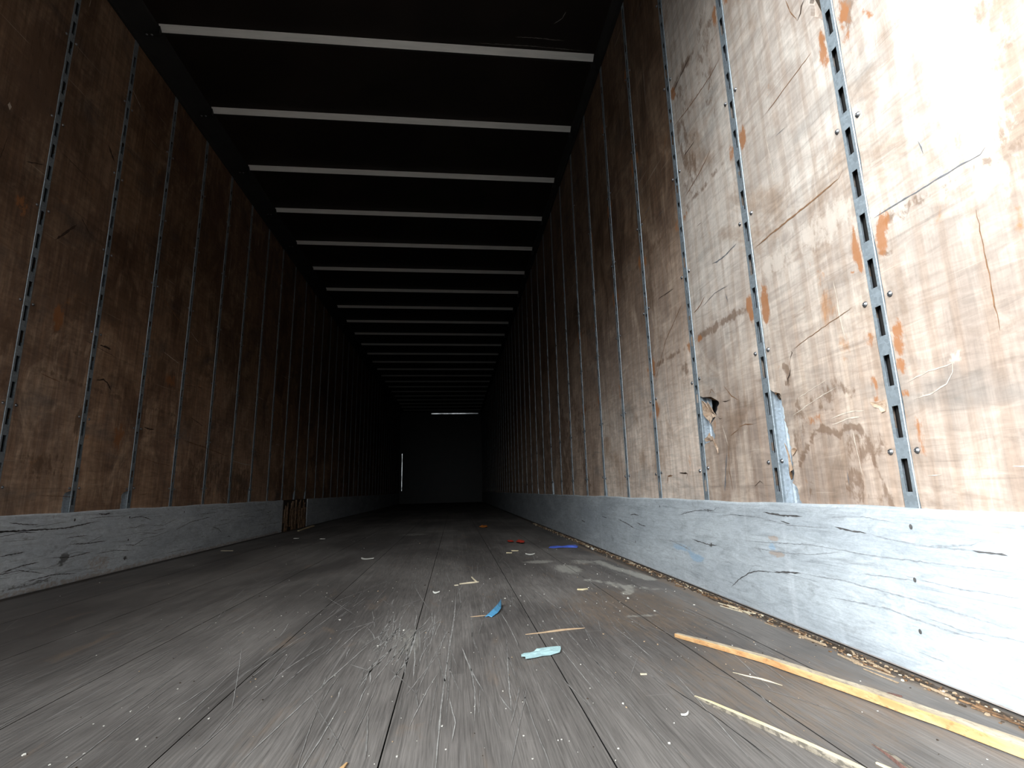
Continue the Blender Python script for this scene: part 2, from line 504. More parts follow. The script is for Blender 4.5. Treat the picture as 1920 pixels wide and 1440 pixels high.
# ------------------------------------------------------------------ side walls
GAP = 0.0172          # half gap in the plywood around a post
TH = 0.011           # plywood thickness
R_NOTCH = {           # torn edges of the right wall: post index -> [(z, how far the edge recedes)], near side
    ('near', 1): [(0.28, 0.070), (0.302, 0.068), (0.342, 0.062), (0.350, 0.046), (0.362, 0.052), (0.43, 0.055), (0.48, 0.050),
                  (0.51, 0.044), (0.555, 0.043), (0.583, 0.044), (0.589, 0.030), (0.593, 0.012), (0.596, 0.0)],
    ('near', 2): [(0.488, 0.0), (0.502, 0.085), (0.530, 0.072), (0.552, 0.062), (0.566, 0.085), (0.574, 0.100), (0.588, 0.105),
                  (0.604, 0.120), (0.613, 0.138), (0.618, 0.120), (0.634, 0.092), (0.642, 0.070), (0.647, 0.035), (0.651, 0.0)],
    ('far', 0): [(1.405, 0.0), (1.418, 0.012), (1.447, 0.030), (1.50, 0.028), (1.56, 0.024), (1.60, 0.0)],
    ('near', 9): [(0.28, 0.055), (0.40, 0.05), (0.43, 0.0)],
    ('near', 11): [(0.28, 0.03), (0.34, 0.03), (0.36, 0.0)],
    ('near', 5): [(0.28, 0.03), (0.36, 0.02), (0.38, 0.0)],
}
L_NOTCH = {
    ('near', 4): [(0.28, 0.045), (0.375, 0.043), (0.385, 0.03), (0.392, 0.0)],
    ('near', 5): [(0.28, 0.05), (0.375, 0.046), (0.385, 0.03), (0.392, 0.0)],
    ('near', 9): [(0.28, 0.035), (0.40, 0.03), (0.44, 0.0)],
    ('near', 12): [(0.28, 0.05), (0.37, 0.03), (0.39, 0.0)],
    ('near', 13): [(0.28, 0.05), (0.37, 0.03), (0.39, 0.0)],
}
R_POSTS = list(range(0, NPOST + 1))
L_POSTS = list(range(3, NPOST + 1))
rr = random.Random(11)

def post_y(k): return PY + SP * k

def side_wall(name, side, posts, notch, top, marks, ribs, tones):
    """plywood lining (a sheet with gaps for the posts, torn where it is torn) and the outer skin behind it"""
    rnd = random.Random(5 if side > 0 else 6)
    xw = W if side > 0 else 0.0
    sg = 1 if side > 0 else -1
    mb = MB(M['ply'], M['skin'], M['crack'], M['line'], M['pale'], M['grey_line'])
    edges = [(Y0, None)] + [(post_y(k), k) for k in posts] + [(Y1, None)]
    z0 = 0.24
    for (ya, ka), (yb, kb) in zip(edges[:-1], edges[1:]):
        near = ya < 6.5
        dz = 0.008 if near else 0.08
        nz = int((top - z0) / dz)
        nc = max(2, int((yb - ya) / (0.012 if near else 0.08)))
        fa = notch.get(('far', ka)); fb = notch.get(('near', kb))
        a0 = ya + (GAP if ka is not None else 0)
        b0 = yb - (GAP if kb is not None else 0)
        # slight waviness of the cut edges
        ph = rnd.uniform(0, 9)
        rows = []
        for i in range(nz + 1):
            z = z0 + (top - z0) * i / nz
            j = 0.0012 * math.sin(z * 23 + ph) + 0.0008 * math.sin(z * 61 + ph)
            a = a0 + (j if ka is not None else 0); b = b0 + (j * 0.8 if kb is not None else 0)
            if fa:
                dlt = np.interp(z, [q[0] for q in fa], [q[1] for q in fa], left=fa[0][1] if fa[0][0] < 0.3 else 0, right=0)
                a += dlt + (rnd.uniform(-.003, .004) if dlt > 0.004 else 0)
            if fb:
                dlt = np.interp(z, [q[0] for q in fb], [q[1] for q in fb], left=fb[0][1] if fb[0][0] < 0.3 else 0, right=0)
                b -= dlt + (rnd.uniform(-.003, .004) if dlt > 0.004 else 0)
            rows.append([(xw, a + (b - a) * c / nc, z) for c in range(nc + 1)])
        mb.strip(rows, 0)
        for e in (0, -1):
            mb.strip([[r[e], (xw + sg * TH, r[e][1], r[e][2])] for r in rows], 0)
        # back of the sheet
        mb.strip([[(xw + sg * TH, r[0][1], r[0][2]), (xw + sg * TH, r[-1][1], r[-1][2])] for r in rows[::(12 if near else 4)] + [rows[-1]]], 0)
        mb.face([(xw, a0, top), (xw, b0, top), (xw + sg * TH, b0, top), (xw + sg * TH, a0, top)], 0)
    xs = xw + sg * 0.042
    mb.box((min(xs, xs + sg * .004), Y0, -0.05), (max(xs, xs + sg * .004), Y1 + .05, HC + .03), 1)
    eps = -sg * 0.0006
    to3 = lambda p: (xw + eps, p[0], p[1])
    for mi, pts, wd in ribs:
        ribbon(mb, pts, wd, mi, to3, rnd, jit=0.0012)
    o = structure(mb.build(name))
    set_marks(o, lambda y, z: blob_field(y, z, marks))
    me = o.data
    co = np.empty(len(me.vertices) * 3, np.float32); me.vertices.foreach_get('co', co); yy = co.reshape(-1, 3)[:, 1]
    t = np.interp(yy, [q[0] for q in tones], [q[1] for q in tones])
    # beyond the pale sheets, light falloff painted into the colour: paler low, browner high
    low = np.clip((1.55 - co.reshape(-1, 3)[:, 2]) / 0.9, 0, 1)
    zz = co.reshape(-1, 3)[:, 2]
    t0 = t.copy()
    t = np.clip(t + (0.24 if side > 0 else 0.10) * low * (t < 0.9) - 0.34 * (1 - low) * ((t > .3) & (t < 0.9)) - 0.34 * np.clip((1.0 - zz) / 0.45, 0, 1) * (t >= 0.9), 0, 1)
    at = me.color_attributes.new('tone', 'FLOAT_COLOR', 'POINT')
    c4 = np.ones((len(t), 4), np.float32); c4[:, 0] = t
    c4[:, 1] = np.where(t0 < 0.9, low, 0.55)      # painted light falloff: bright low on the wall, dark up high
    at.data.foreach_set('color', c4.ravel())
    return o

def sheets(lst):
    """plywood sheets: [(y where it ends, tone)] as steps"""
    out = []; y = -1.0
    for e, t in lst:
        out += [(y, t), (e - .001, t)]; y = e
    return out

# marks on the right wall (y along the trailer, z height)
RM = []
for k in range(-1, 14):
    y = post_y(k)
    for zb, pr in ((0.855, 0.55), (1.362, 0.9), (1.872, 0.8), (2.38, 0.6)):
        if k == 0 and zb < 1.6: continue
        if k == 1 and zb < 1.0: continue
        s_ = rr.uniform(0.45, 1.0)
        if rr.random() < pr: RM.append((0, y - 0.036, zb - rr.uniform(0, .02), 0.013, rr.uniform(.02, .04), s_))
        if rr.random() < pr: RM.append((0, y + 0.034, zb - rr.uniform(0, .03), 0.012, rr.uniform(.02, .045), s_))
        if rr.random() < 0.7:      # grey rub band between two posts
            RM.append((1, [(y + 0.06, zb - .005), (y + 0.2, zb - rr.uniform(-.01, .01)), (y + .36, zb)], rr.uniform(.008, .018), rr.uniform(.3, .55)))
RM += [
    (0, 0.944, 0.845, 0.010, 0.045, 1.0), (0, 0.940, 0.800, 0.006, 0.022, 0.9), (0, [(0.938, 0.797), (0.968, 0.792)], 0.004, 0.9),
    (0, 0.876, 0.845, 0.014, 0.036, 0.95), (1, [(0.880, 0.803), (0.872, 0.790), (0.862, 0.793)], 0.004, 0.8),
    (1, 0.866, 1.345, 0.014, 0.042, 1.0), (0, 0.872, 1.330, 0.016, 0.050, 0.8), (0, 0.943, 1.345, 0.008, 0.045, 1.0), (1, 0.944, 1.360, 0.006, 0.025, 0.8),
    (0, [(0.83, 1.32), (0.81, 1.29)], 0.007, 0.5),
    (0, 1.277, 0.840, 0.013, 0.045, 1.0), (0, 1.354, 0.862, 0.014, 0.022, 1.0), (0, 1.345, 0.83, 0.007, 0.022, 0.9),
    (0, 1.287, 1.36, 0.012, 0.030, 0.9), (0, 1.356, 1.36, 0.008, 0.030, 0.8),
    (0, 1.352, 1.86, 0.010, 0.045, 1.0), (0, 1.285, 1.88, 0.008, 0.03, 0.8),
    (1, [(1.370, 0.856), (1.45, 0.862), (1.54, 0.860), (1.693, 0.860)], 0.016, 0.75), (0, 1.675, 0.852, 0.018, 0.014, 0.9),
    (2, [(0.96, 0.93), (1.10, 0.925), (1.27, 0.93)], 0.045, 0.55), (2, [(1.38, 1.25), (1.60, 1.27)], 0.03, 0.4),
    (0, 0.878, 0.640, 0.010, 0.020, 0.9), (0, 0.880, 0.610, 0.010, 0.014, 0.8), (0, 0.886, 0.555, 0.007, 0.020, 0.7), (0, 0.888, 0.515, 0.012, 0.008, 0.7),
    (0, 0.894, 0.485, 0.006, 0.014, 0.7), (0, 0.946, 0.640, 0.006, 0.02, 0.6), (0, 0.952, 0.545, 0.007, 0.02, 0.7), (0, 0.955, 0.515, 0.010, 0.006, 0.8),
    (0, 0.875, 0.435, 0.006, 0.03, 0.45),
    # tide marks of the water stain low between the first two posts
    (1, [(1.219, 0.395), (1.18, 0.440), (1.146, 0.469), (1.115, 0.475), (1.088, 0.462), (1.075, 0.452), (1.05, 0.470), (1.027, 0.468), (1.005, 0.458), (0.994, 0.43),
         (0.985, 0.39), (0.972, 0.345), (0.960, 0.305)], 0.0085, 0.9),
    (1, [(1.196, 0.31), (1.188, 0.36), (1.172, 0.41), (1.155, 0.45)], 0.006, 0.5),
    (1, [(1.173, 0.56), (1.130, 0.53), (1.10, 0.515), (1.06, 0.515)], 0.006, 0.45),
    (1, [(1.07, 0.350), (1.048, 0.372), (1.02, 0.362), (1.00, 0.335)], 0.012, 0.65), (1, 1.03, 0.352, 0.03, 0.012, 0.6),
    (1, [(1.236, 0.655), (1.215, 0.63), (1.222, 0.605), (1.245, 0.600)], 0.010, 0.55),
    (0, 1.15, 0.50, 0.03, 0.012, 0.25), (1, 1.08, 0.56, 0.07, 0.03, 0.35), (1, 1.20, 0.50, 0.03, 0.06, 0.35), (1, 1.00, 0.42, 0.04, 0.03, 0.35), (1, 1.02, 0.33, 0.05, 0.02, 0.4),
    (2, [(0.84, 0.51), (0.80, 0.545), (0.77, 0.56)], 0.010, 0.35),
    (2, 0.665, 1.08, 0.05, 0.22, 0.95), (2, 0.70, 1.25, 0.06, 0.12, 0.8),  # glare near the doorway painted as pale patches over the brown
    (0, 2.10, 0.66, 0.022, 0.035, 0.9), (0, 2.17, 0.66, 0.016, 0.03, 0.6), (1, 1.80, 0.78, 0.03, 0.02, 0.5),
    (1, [(3.3, 0.31), (3.4, 0.5), (3.5, 0.72), (3.62, 0.95)], 0.11, 0.5), (1, 4.0, 0.6, 0.25, 0.35, 0.55), (1, 4.9, 0.7, 0.3, 0.4, 0.5),
    (1, 1.62, 1.62, 0.06, 0.22, 0.3), (1, 1.44, 1.78, 0.05, 0.2, 0.25),
]
RR = [
    (5, [(0.887, 0.878), (0.80, 0.876), (0.70, 0.873), (0.668, 0.869), (0.658, 0.876)], 0.0026),
    (3, [(1.290, 1.010), (1.203, 1.013), (1.053, 1.012), (0.959, 1.014), (0.942, 1.026)], 0.0045),
    (2, [(0.974, 1.508), (0.985, 1.503), (0.992, 1.488), (1.006, 1.480)], 0.0035), (3, [(1.006, 1.480), (1.025, 1.53), (1.034, 1.575)], 0.0025),
    (2, [(1.224, 0.601), (1.222, 0.615), (1.214, 0.622), (1.205, 0.639)], 0.0035), (2, [(1.203, 0.662), (1.192, 0.676), (1.196, 0.682)], 0.0035),
    (3, [(1.205, 0.639), (1.208, 0.652), (1.203, 0.662)], 0.002), (3, [(1.185, 0.684), (1.10, 0.700), (0.98, 0.72)], 0.0016),
    (5, [(1.531, 1.072), (1.50, 1.064), (1.447, 1.062), (1.38, 1.068)], 0.004), (5, [(1.47, 0.945), (1.462, 0.91)], 0.004),
    (3, [(1.69, 0.955), (1.64, 0.965), (1.60, 0.985)], 0.003), (3, [(2.10, 0.78), (1.95, 0.93), (1.76, 1.03)], 0.003), (3, [(1.54, 0.66), (1.50, 0.62), (1.46, 0.60)], 0.003),
    (2, [(1.556, 0.613), (1.530, 0.609), (1.510, 0.610)], 0.003), (2, [(1.60, 0.572), (1.585, 0.560), (1.570, 0.560)], 0.003), (3, [(1.60, 0.645), (1.62, 0.665), (1.64, 0.648)], 0.002),
    (4, [(1.575, 0.54), (1.56, 0.50), (1.55, 0.47)], 0.004), (5, [(1.565, 0.45), (1.59, 0.37), (1.60, 0.33)], 0.006),
    (3, [(1.545, 0.48), (1.56, 0.40), (1.55, 0.33)], 0.003), (2, [(1.43, 0.345), (1.40, 0.36), (1.385, 0.352)], 0.002),
    (3, [(1.48, 0.52), (1.44, 0.525), (1.40, 0.52)], 0.0025), (3, [(1.53, 0.50), (1.48, 0.515)], 0.002),
    (5, [(1.065, 0.375), (1.064, 0.345)], 0.003), (4, [(1.03, 0.46), (1.025, 0.40), (1.022, 0.365)], 0.0028), (4, [(1.02, 0.80), (1.015, 0.69), (1.01, 0.65)], 0.0035),
    (4, [(1.22, 0.52), (1.13, 0.545), (1.06, 0.56)], 0.0022), (4, [(1.19, 0.56), (1.10, 0.58), (1.08, 0.585)], 0.002),
    (4, [(1.09, 0.493), (1.04, 0.500), (0.99, 0.498)], 0.003), (4, [(1.09, 0.480), (1.03, 0.487), (1.0, 0.485)], 0.003),
    (4, [(0.872, 0.500), (0.835, 0.503), (0.80, 0.515), (0.785, 0.533), (0.782, 0.548), (0.83, 0.545), (0.88, 0.533)], 0.0022), (4, [(0.87, 0.36), (0.84, 0.361)], 0.0018),
    (4, [(0.72, 0.37), (0.68, 0.368)], 0.0018), (5, [(0.765, 0.966), (0.760, 0.935)], 0.003),
    (3, [(1.70, 1.72), (1.55, 1.70), (1.42, 1.69), (1.345, 1.70)], 0.0030), (2, [(1.69, 1.86), (1.60, 1.87), (1.52, 1.88)], 0.004), (3, [(1.67, 1.40), (1.55, 1.42), (1.46, 1.45)], 0.003),
    (3, [(2.05, 0.36), (2.04, 0.39), (1.99, 0.392)], 0.006), (2, [(1.93, 0.40), (1.86, 0.395), (1.87, 0.375)], 0.006),
]
for i in range(46):
    y = rr.uniform(0.66, 4.2); z = rr.uniform(0.33, 2.6)
    ln = rr.uniform(0.03, 0.22); a = rr.choice((rr.gauss(0.0, .12), rr.gauss(0.0, .12), rr.gauss(1.5, .12)))
    RR.append((rr.choice((3, 3, 4, 5, 2)), [(y, z), (y + ln * .5 * math.cos(a), z + ln * .5 * math.sin(a) + rr.gauss(0, .004)), (y + ln * math.cos(a), z + ln * math.sin(a))], rr.uniform(.0012, .0026)))

LM = []
for k in range(3, 14):
    y = post_y(k)
    for zb in (0.70, 1.10, 1.50, 1.95, 2.35):
        s_ = rr.uniform(0.3, 0.8)
        if rr.random() < 0.6: LM.append((1, y - 0.035, zb + rr.uniform(-.1, .1), 0.016, rr.uniform(.02, .08), s_))
        if rr.random() < 0.6: LM.append((1, y + 0.035, zb + rr.uniform(-.1, .1), 0.014, rr.uniform(.02, .08), s_))
LM += [
    (1, 2.02, 2.00, 0.12, 0.22, 0.7), (1, 2.28, 1.40, 0.12, 0.03, 0.5), (1, 2.42, 1.32, 0.14, 0.05, 0.55), (1, 2.62, 1.25, 0.10, 0.04, 0.5), (1, 3.0, 1.02, 0.10, 0.04, 0.45),
    (0, 2.301, 1.114, 0.022, 0.045, 0.9), (1, 2.301, 1.08, 0.02, 0.04, 0.5), (1, 2.277, 1.640, 0.02, 0.03, 0.7), (1, 2.255, 1.985, 0.022, 0.022, 0.9), (0, 2.04, 1.48, 0.03, 0.03, 0.6),
    (0, 2.80, 0.66, 0.03, 0.06, 0.7), (1, 3.22, 1.02, 0.05, 0.03, 0.8), (0, 3.2, 1.03, 0.06, 0.03, 0.5), (1, 2.05, 0.96, 0.07, 0.05, 0.8), (1, 3.75, 0.52, 0.22, 0.12, 0.5),
    (1, 4.3, 0.42, 0.25, 0.12, 0.6), (1, 2.35, 0.50, 0.10, 0.06, 0.4), (1, 5.0, 0.95, 0.3, 0.15, 0.4), 
    (1, [(2.6, 1.34), (2.9, 1.26), (3.3, 1.2), (3.8, 1.15)], 0.03, 0.45), (1, [(2.2, 0.88), (2.5, 0.86), (3.0, 0.84), (3.6, 0.83)], 0.012, 0.4),
]
LR = [
    (2, [(2.217, 1.426), (2.27, 1.49), (2.323, 1.555)], 0.009), (2, [(2.440, 2.04), (2.47, 2.01), (2.50, 1.985)], 0.012), (2, [(2.571, 1.068), (2.61, 1.072), (2.655, 1.07)], 0.008),
    (2, [(2.34, 1.60), (2.38, 1.57), (2.41, 1.55)], 0.006), (2, [(3.00, 0.73), (3.06, 0.725), (3.10, 0.73)], 0.006), (2, [(2.58, 0.90), (2.63, 0.915), (2.66, 0.905), (2.70, 0.87)], 0.007),
    (2, [(2.02, 1.66), (2.10, 1.70)], 0.004), (3, [(2.19, 1.62), (2.24, 1.60)], 0.004), (3, [(3.0, 1.50), (3.2, 1.42), (3.4, 1.36)], 0.007), (3, [(3.4, 0.70), (3.7, 0.68), (4.1, 0.64)], 0.006),
    (4, [(1.906, 1.832), (1.909, 1.818), (1.912, 1.803)], 0.016), (3, [(2.25, 0.86), (2.33, 0.85), (2.37, 0.845)], 0.004),
    (4, [(4.1, 0.62), (4.4, 0.60), (4.6, 0.60)], 0.006), (4, [(3.1, 1.18), (3.3, 1.15)], 0.004),
]
for i in range(60):
    y = rr.uniform(1.9, 6.0); z = rr.uniform(0.33, 2.6)
    ln = rr.uniform(0.04, 0.3); a = rr.choice((rr.gauss(-0.1, .2), rr.gauss(-0.1, .2), rr.gauss(1.5, .12)))
    LR.append((rr.choice((3, 3, 2, 4)), [(y, z), (y + ln * .5 * math.cos(a), z + ln * .5 * math.sin(a) + rr.gauss(0, .006)), (y + ln * math.cos(a), z + ln * math.sin(a))], rr.uniform(.0015, .0035)))

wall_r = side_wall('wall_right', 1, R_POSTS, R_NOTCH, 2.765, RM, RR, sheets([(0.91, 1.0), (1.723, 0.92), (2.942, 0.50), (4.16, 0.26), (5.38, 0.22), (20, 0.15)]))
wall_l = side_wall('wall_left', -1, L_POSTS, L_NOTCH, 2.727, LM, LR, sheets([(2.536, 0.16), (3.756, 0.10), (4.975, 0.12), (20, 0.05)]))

# torn veneer hanging in the two holes of the right wall
def flake(mb, pts, x, mi=0, thick=0.0016, curl=0.0):
    """ragged flake of veneer at distance x from the wall plane; pts are (y, z)"""
    n = len(pts)
    cy = sum(p[0] for p in pts) / n; cz = sum(p[1] for p in pts) / n
    R_ = max(math.hypot(p[0] - cy, p[1] - cz) for p in pts)
    F = [(W + x - curl * (math.hypot(p[0] - cy, p[1] - cz) / R_) * (1 if i % 2 else .3), p[0], p[1]) for i, p in enumerate(pts)]
    B = [(q[0] + thick, q[1], q[2]) for q in F]
    c1 = (W + x + curl * .3, cy, cz); c2 = (c1[0] + thick, cy, cz)
    for i in range(n):
        k = (i + 1) % n
        mb.face([c1, F[i], F[k]], mi); mb.face([c2, B[k], B[i]], mi); mb.face([F[i], B[i], B[k], F[k]], mi)

mb = MB(M['torn'], M['rawwood'], M['dirt'])
flake(mb, [(1.700, 0.640), (1.680, 0.634), (1.668, 0.622), (1.655, 0.628), (1.640, 0.604), (1.622, 0.588), (1.606, 0.572), (1.625, 0.570), (1.642, 0.566),
           (1.650, 0.553), (1.662, 0.562), (1.678, 0.575), (1.700, 0.590)], 0.004, 0, curl=0.010)
flake(mb, [(1.690, 0.649), (1.655, 0.646), (1.622, 0.641), (1.592, 0.622), (1.625, 0.628), (1.660, 0.640)], 0.008, 1)
flake(mb, [(1.698, 0.506), (1.672, 0.512), (1.660, 0.524), (1.652, 0.512), (1.640, 0.508), (1.632, 0.490), (1.612, 0.468), (1.605, 0.452), (1.622, 0.480),
           (1.642, 0.498), (1.690, 0.496)], -0.002, 0, curl=0.006)
flake(mb, [(1.298, 0.604), (1.292, 0.578), (1.284, 0.570), (1.276, 0.580), (1.268, 0.566), (1.262, 0.576), (1.254, 0.552), (1.244, 0.546), (1.244, 0.604)], 0.0115, 2)  # dark flake painting the shade at the top of the hole
flake(mb, [(1.296, 0.600), (1.288, 0.584), (1.280, 0.588), (1.272, 0.582), (1.264, 0.588), (1.256, 0.602)], 0.004, 1)
flake(mb, [(1.278, 0.455), (1.270, 0.448), (1.266, 0.425), (1.262, 0.405), (1.258, 0.385), (1.266, 0.380), (1.272, 0.396), (1.270, 0.420)], 0.006, 0, curl=0.005)
flake(mb, [(1.276, 0.392), (1.268, 0.384), (1.266, 0.366), (1.272, 0.360), (1.277, 0.372)], 0.007, 1)
flake(mb, [(1.240, 0.436), (1.228, 0.440), (1.222, 0.434), (1.232, 0.424), (1.240, 0.420)], -0.002, 0, curl=0.003)
flake(mb, [(0.972, 0.512), (0.962, 0.500), (0.952, 0.496), (0.946, 0.486), (0.936, 0.488), (0.932, 0.500), (0.934, 0.510), (0.952, 0.508)], -0.001, 0, curl=0.003)
mb.box((W + 0.0118, 0.925, 1.38), (W + 0.0138, 1.02, 1.75), 2)  # dark plate standing in for the shade inside the notch
tf = mb.build('torn_veneer', wall_r)
tf['label'] = 'ragged torn plywood splinters and dark shade plates around the holes'

# ------------------------------------------------------------------ front wall, ceiling, rails
mb = MB(M['roof'])
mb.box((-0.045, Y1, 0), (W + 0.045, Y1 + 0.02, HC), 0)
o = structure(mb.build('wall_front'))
mb = MB(M['trim'])
def tilted_strip(mb, a, b, w_dir, width, normal):
    """flat steel strip from a to b, seen face on along normal, 2 mm thick"""
    a, b, w_ = Vector(a), Vector(b), Vector(w_dir)
    n = Vector(normal).normalized()
    w_ = (w_ - n * w_.dot(n)).normalized() * width / 2
    F = [a - w_, b - w_, b + w_, a + w_]
    B = [p - n * 0.002 for p in F]
    mb.strip([B, F], 0, closed=True); mb.cap(F); mb.cap(B)
tilted_strip(mb, (0.95, Y1 - .012, 2.728), (2.41, Y1 - .012, 2.728), (0, 0, 1), 0.032, (0.0, -1.0, -0.0985))
structure(mb.build('trim_1'))
mb = MB(M['trim'])
tilted_strip(mb, (0.078, Y1 - .010, 0.38), (0.078, Y1 - .010, 1.5), (1, 0, 0), 0.015, (0.083, -1.0, -0.018))
structure(mb.build('trim_2'))

mb = MB(M['roof'], M['scr2'])
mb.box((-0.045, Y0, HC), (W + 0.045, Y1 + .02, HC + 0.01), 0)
to3 = lambda p: (p[0], p[1], HC - 0.0006)
rc = random.Random(3)
ribbon(mb, [(2.00, 2.398), (2.12, 2.394), (2.28, 2.40)], 0.004, 1, to3, rc)
ribbon(mb, [(1.78, 2.455), (2.1, 2.45), (2.42, 2.458)], 0.003, 1, to3, rc)
ribbon(mb, [(2.20, 2.30), (2.24, 2.26), (2.25, 2.22)], 0.004, 1, to3, rc)
structure(mb.build('ceiling'))

def rail(name, pts):
    mb = MB(M['rail'])
    mb.strip([[(x, Y0, z) for x, z in pts], [(x, Y1, z) for x, z in pts]], 0, closed=True)
    mb.cap([(x, Y0, z) for x, z in pts]); mb.cap([(x, Y1, z) for x, z in pts])
    return structure(mb.build(name))
rail('trim_left', [(0.0, 2.722), (0.012, 2.722), (0.020, 2.742), (0.120, 2.778), (0.128, HC), (0.0, HC)])
rail('trim_right', [(W, 2.752), (W - 0.012, 2.752), (W - 0.018, 2.765), (W - 0.045, 2.775), (W - 0.050, HC), (W, HC)])

# rear door frame around the opening (behind the picture's edge)
mb = MB(M['skin'])
mb.box((-0.05, Y0 - 0.06, HC - 0.035), (W + 0.05, Y0, HC + 0.08))
mb.box((-0.09, Y0 - 0.06, -0.10), (-0.002, Y0, HC + 0.08))
mb.box((W + 0.002, Y0 - 0.06, -0.10), (W + 0.09, Y0, HC + 0.08))
structure(mb.build('trim_3', bevel=0.004))
mb = MB(M['yard'])
mb.box((-14, -24, -1.25), (16, Y0 + 20, -1.20))
structure(mb.build('ground'))
mb = MB(M['pad'])
mb.box((-14, -2.6, -1.20), (0.25, Y0 + 3.5, -1.17))  # unseen slab, added and placed to bounce light onto the near crossbars
structure(mb.build('added_bounce_slab'))

# ------------------------------------------------------------------ floor
mb = MB(M['floor'], M['sub'], M['scr'], M['scr2'])
seams = [0.0, 0.032] + [0.032 + 0.30735 * k for k in range(1, 9)] + [W]
for a, b in zip(seams[:-1], seams[1:]):
    g_ = 0.0011
    xs = np.linspace(a + g_, b - g_, max(2, int((b - a) / 0.03)) + 1)
    ys = np.concatenate([np.arange(Y0, 5.0, 0.03), np.arange(5.0, Y1, 0.3), [Y1]])
    if b - a < 0.05: xs = np.array([a + g_, b - g_])
    # right hand board: its edge along the wall is broken off
    last = b >= W - 1e-6
    rows = []
    rnd = random.Random(int(a * 100))
    for y in ys:
        rows.append([(x, y, 0.0) for x in xs])
    mb.strip(rows, 0)
    for e in (0, -1):
        mb.strip([[r[e], (r[e][0], r[e][1], -0.012)] for r in rows], 1)
mb.box((-0.045, Y0, -0.04), (W + 0.045, Y1, -0.012), 1)
to3 = lambda p: (p[0], p[1], 0.0006)
rf = random.Random(21)
SCR = [
    (2, [(1.644, 0.70), (1.646, 0.95), (1.655, 1.25), (1.668, 1.6), (1.674, 1.943)], 0.0026),
    (2, [(1.42, 1.093), (1.442, 1.22), (1.465, 1.358)], 0.0030), (2, [(1.488, 1.102), (1.51, 1.22), (1.529, 1.345)], 0.0022), (2, [(1.376, 1.495), (1.45, 1.593)], 0.0026),
    (2, [(1.569, 1.238), (1.572, 1.38), (1.566, 1.51)], 0.005), (2, [(1.589, 1.12), (1.585, 1.22), (1.575, 1.336)], 0.0022), (2, [(1.555, 1.40), (1.552, 1.30), (1.548, 1.22)], 0.004),
    (2, [(1.49, 1.60), (1.48, 1.42), (1.50, 1.36)], 0.003), (2, [(1.45, 1.22), (1.50, 1.17), (1.51, 1.10)], 0.0022), (2, [(1.685, 1.30), (1.70, 1.15), (1.72, 1.02)], 0.002),
    (2, [(1.70, 1.2), (1.705, 1.02), (1.70, 0.9)], 0.002), (2, [(1.40, 1.32), (1.42, 1.50), (1.46, 1.66)], 0.002), (2, [(1.66, 1.0), (1.67, 0.9), (1.665, 0.84)], 0.002),
    (2, [(1.30, 1.05), (1.33, 1.25), (1.37, 1.4)], 0.0018), (2, [(1.24, 1.15), (1.29, 1.5), (1.33, 1.9)], 0.0018), (2, [(1.60, 0.9), (1.62, 1.05), (1.64, 1.15)], 0.0016),
    (1, [(2.345, 1.58), (2.352, 1.25), (2.354, 1.0), (2.345, 0.85)], 0.0016), (1, [(2.05, 1.0), (2.07, 0.86), (2.08, 0.72)], 0.0014),
]
for i in range(60):      # the bundle of fresh scuffs in the middle
    x = rf.gauss(1.52, .055); y = rf.gauss(1.33, .13); ln = rf.uniform(.05, .22); a = rf.gauss(.08, .16)
    SCR.append((2, [(x, y), (x + ln * .5 * math.sin(a) + rf.gauss(0, .002), y + ln * .5), (x + ln * math.sin(a), y + ln)], rf.uniform(0.0010, 0.0026)))
for i in range(480):
    near = rf.random() < 0.7
    x = rf.uniform(0.75, 2.4) if near else rf.uniform(0.1, 2.4)
    y = rf.uniform(0.7, 2.4) if near else rf.uniform(1.0, 5.5)
    ln = rf.uniform(0.05, 0.40); a = rf.gauss(0.02, 0.10)
    if rf.random() < 0.12: a = rf.uniform(-0.6, 0.6)
    SCR.append((3 if rf.random() < 0.8 else 2, [(x, y), (x + ln * .5 * math.sin(a) + rf.gauss(0, .002), y + ln * .5), (x + ln * math.sin(a), y + ln)], rf.uniform(0.0008, 0.0018)))
for mi, pts, wd in SCR:
    ribbon(mb, pts, wd, mi, to3, rf, jit=0.0006, step=0.02)
fl = structure(mb.build('floor'))
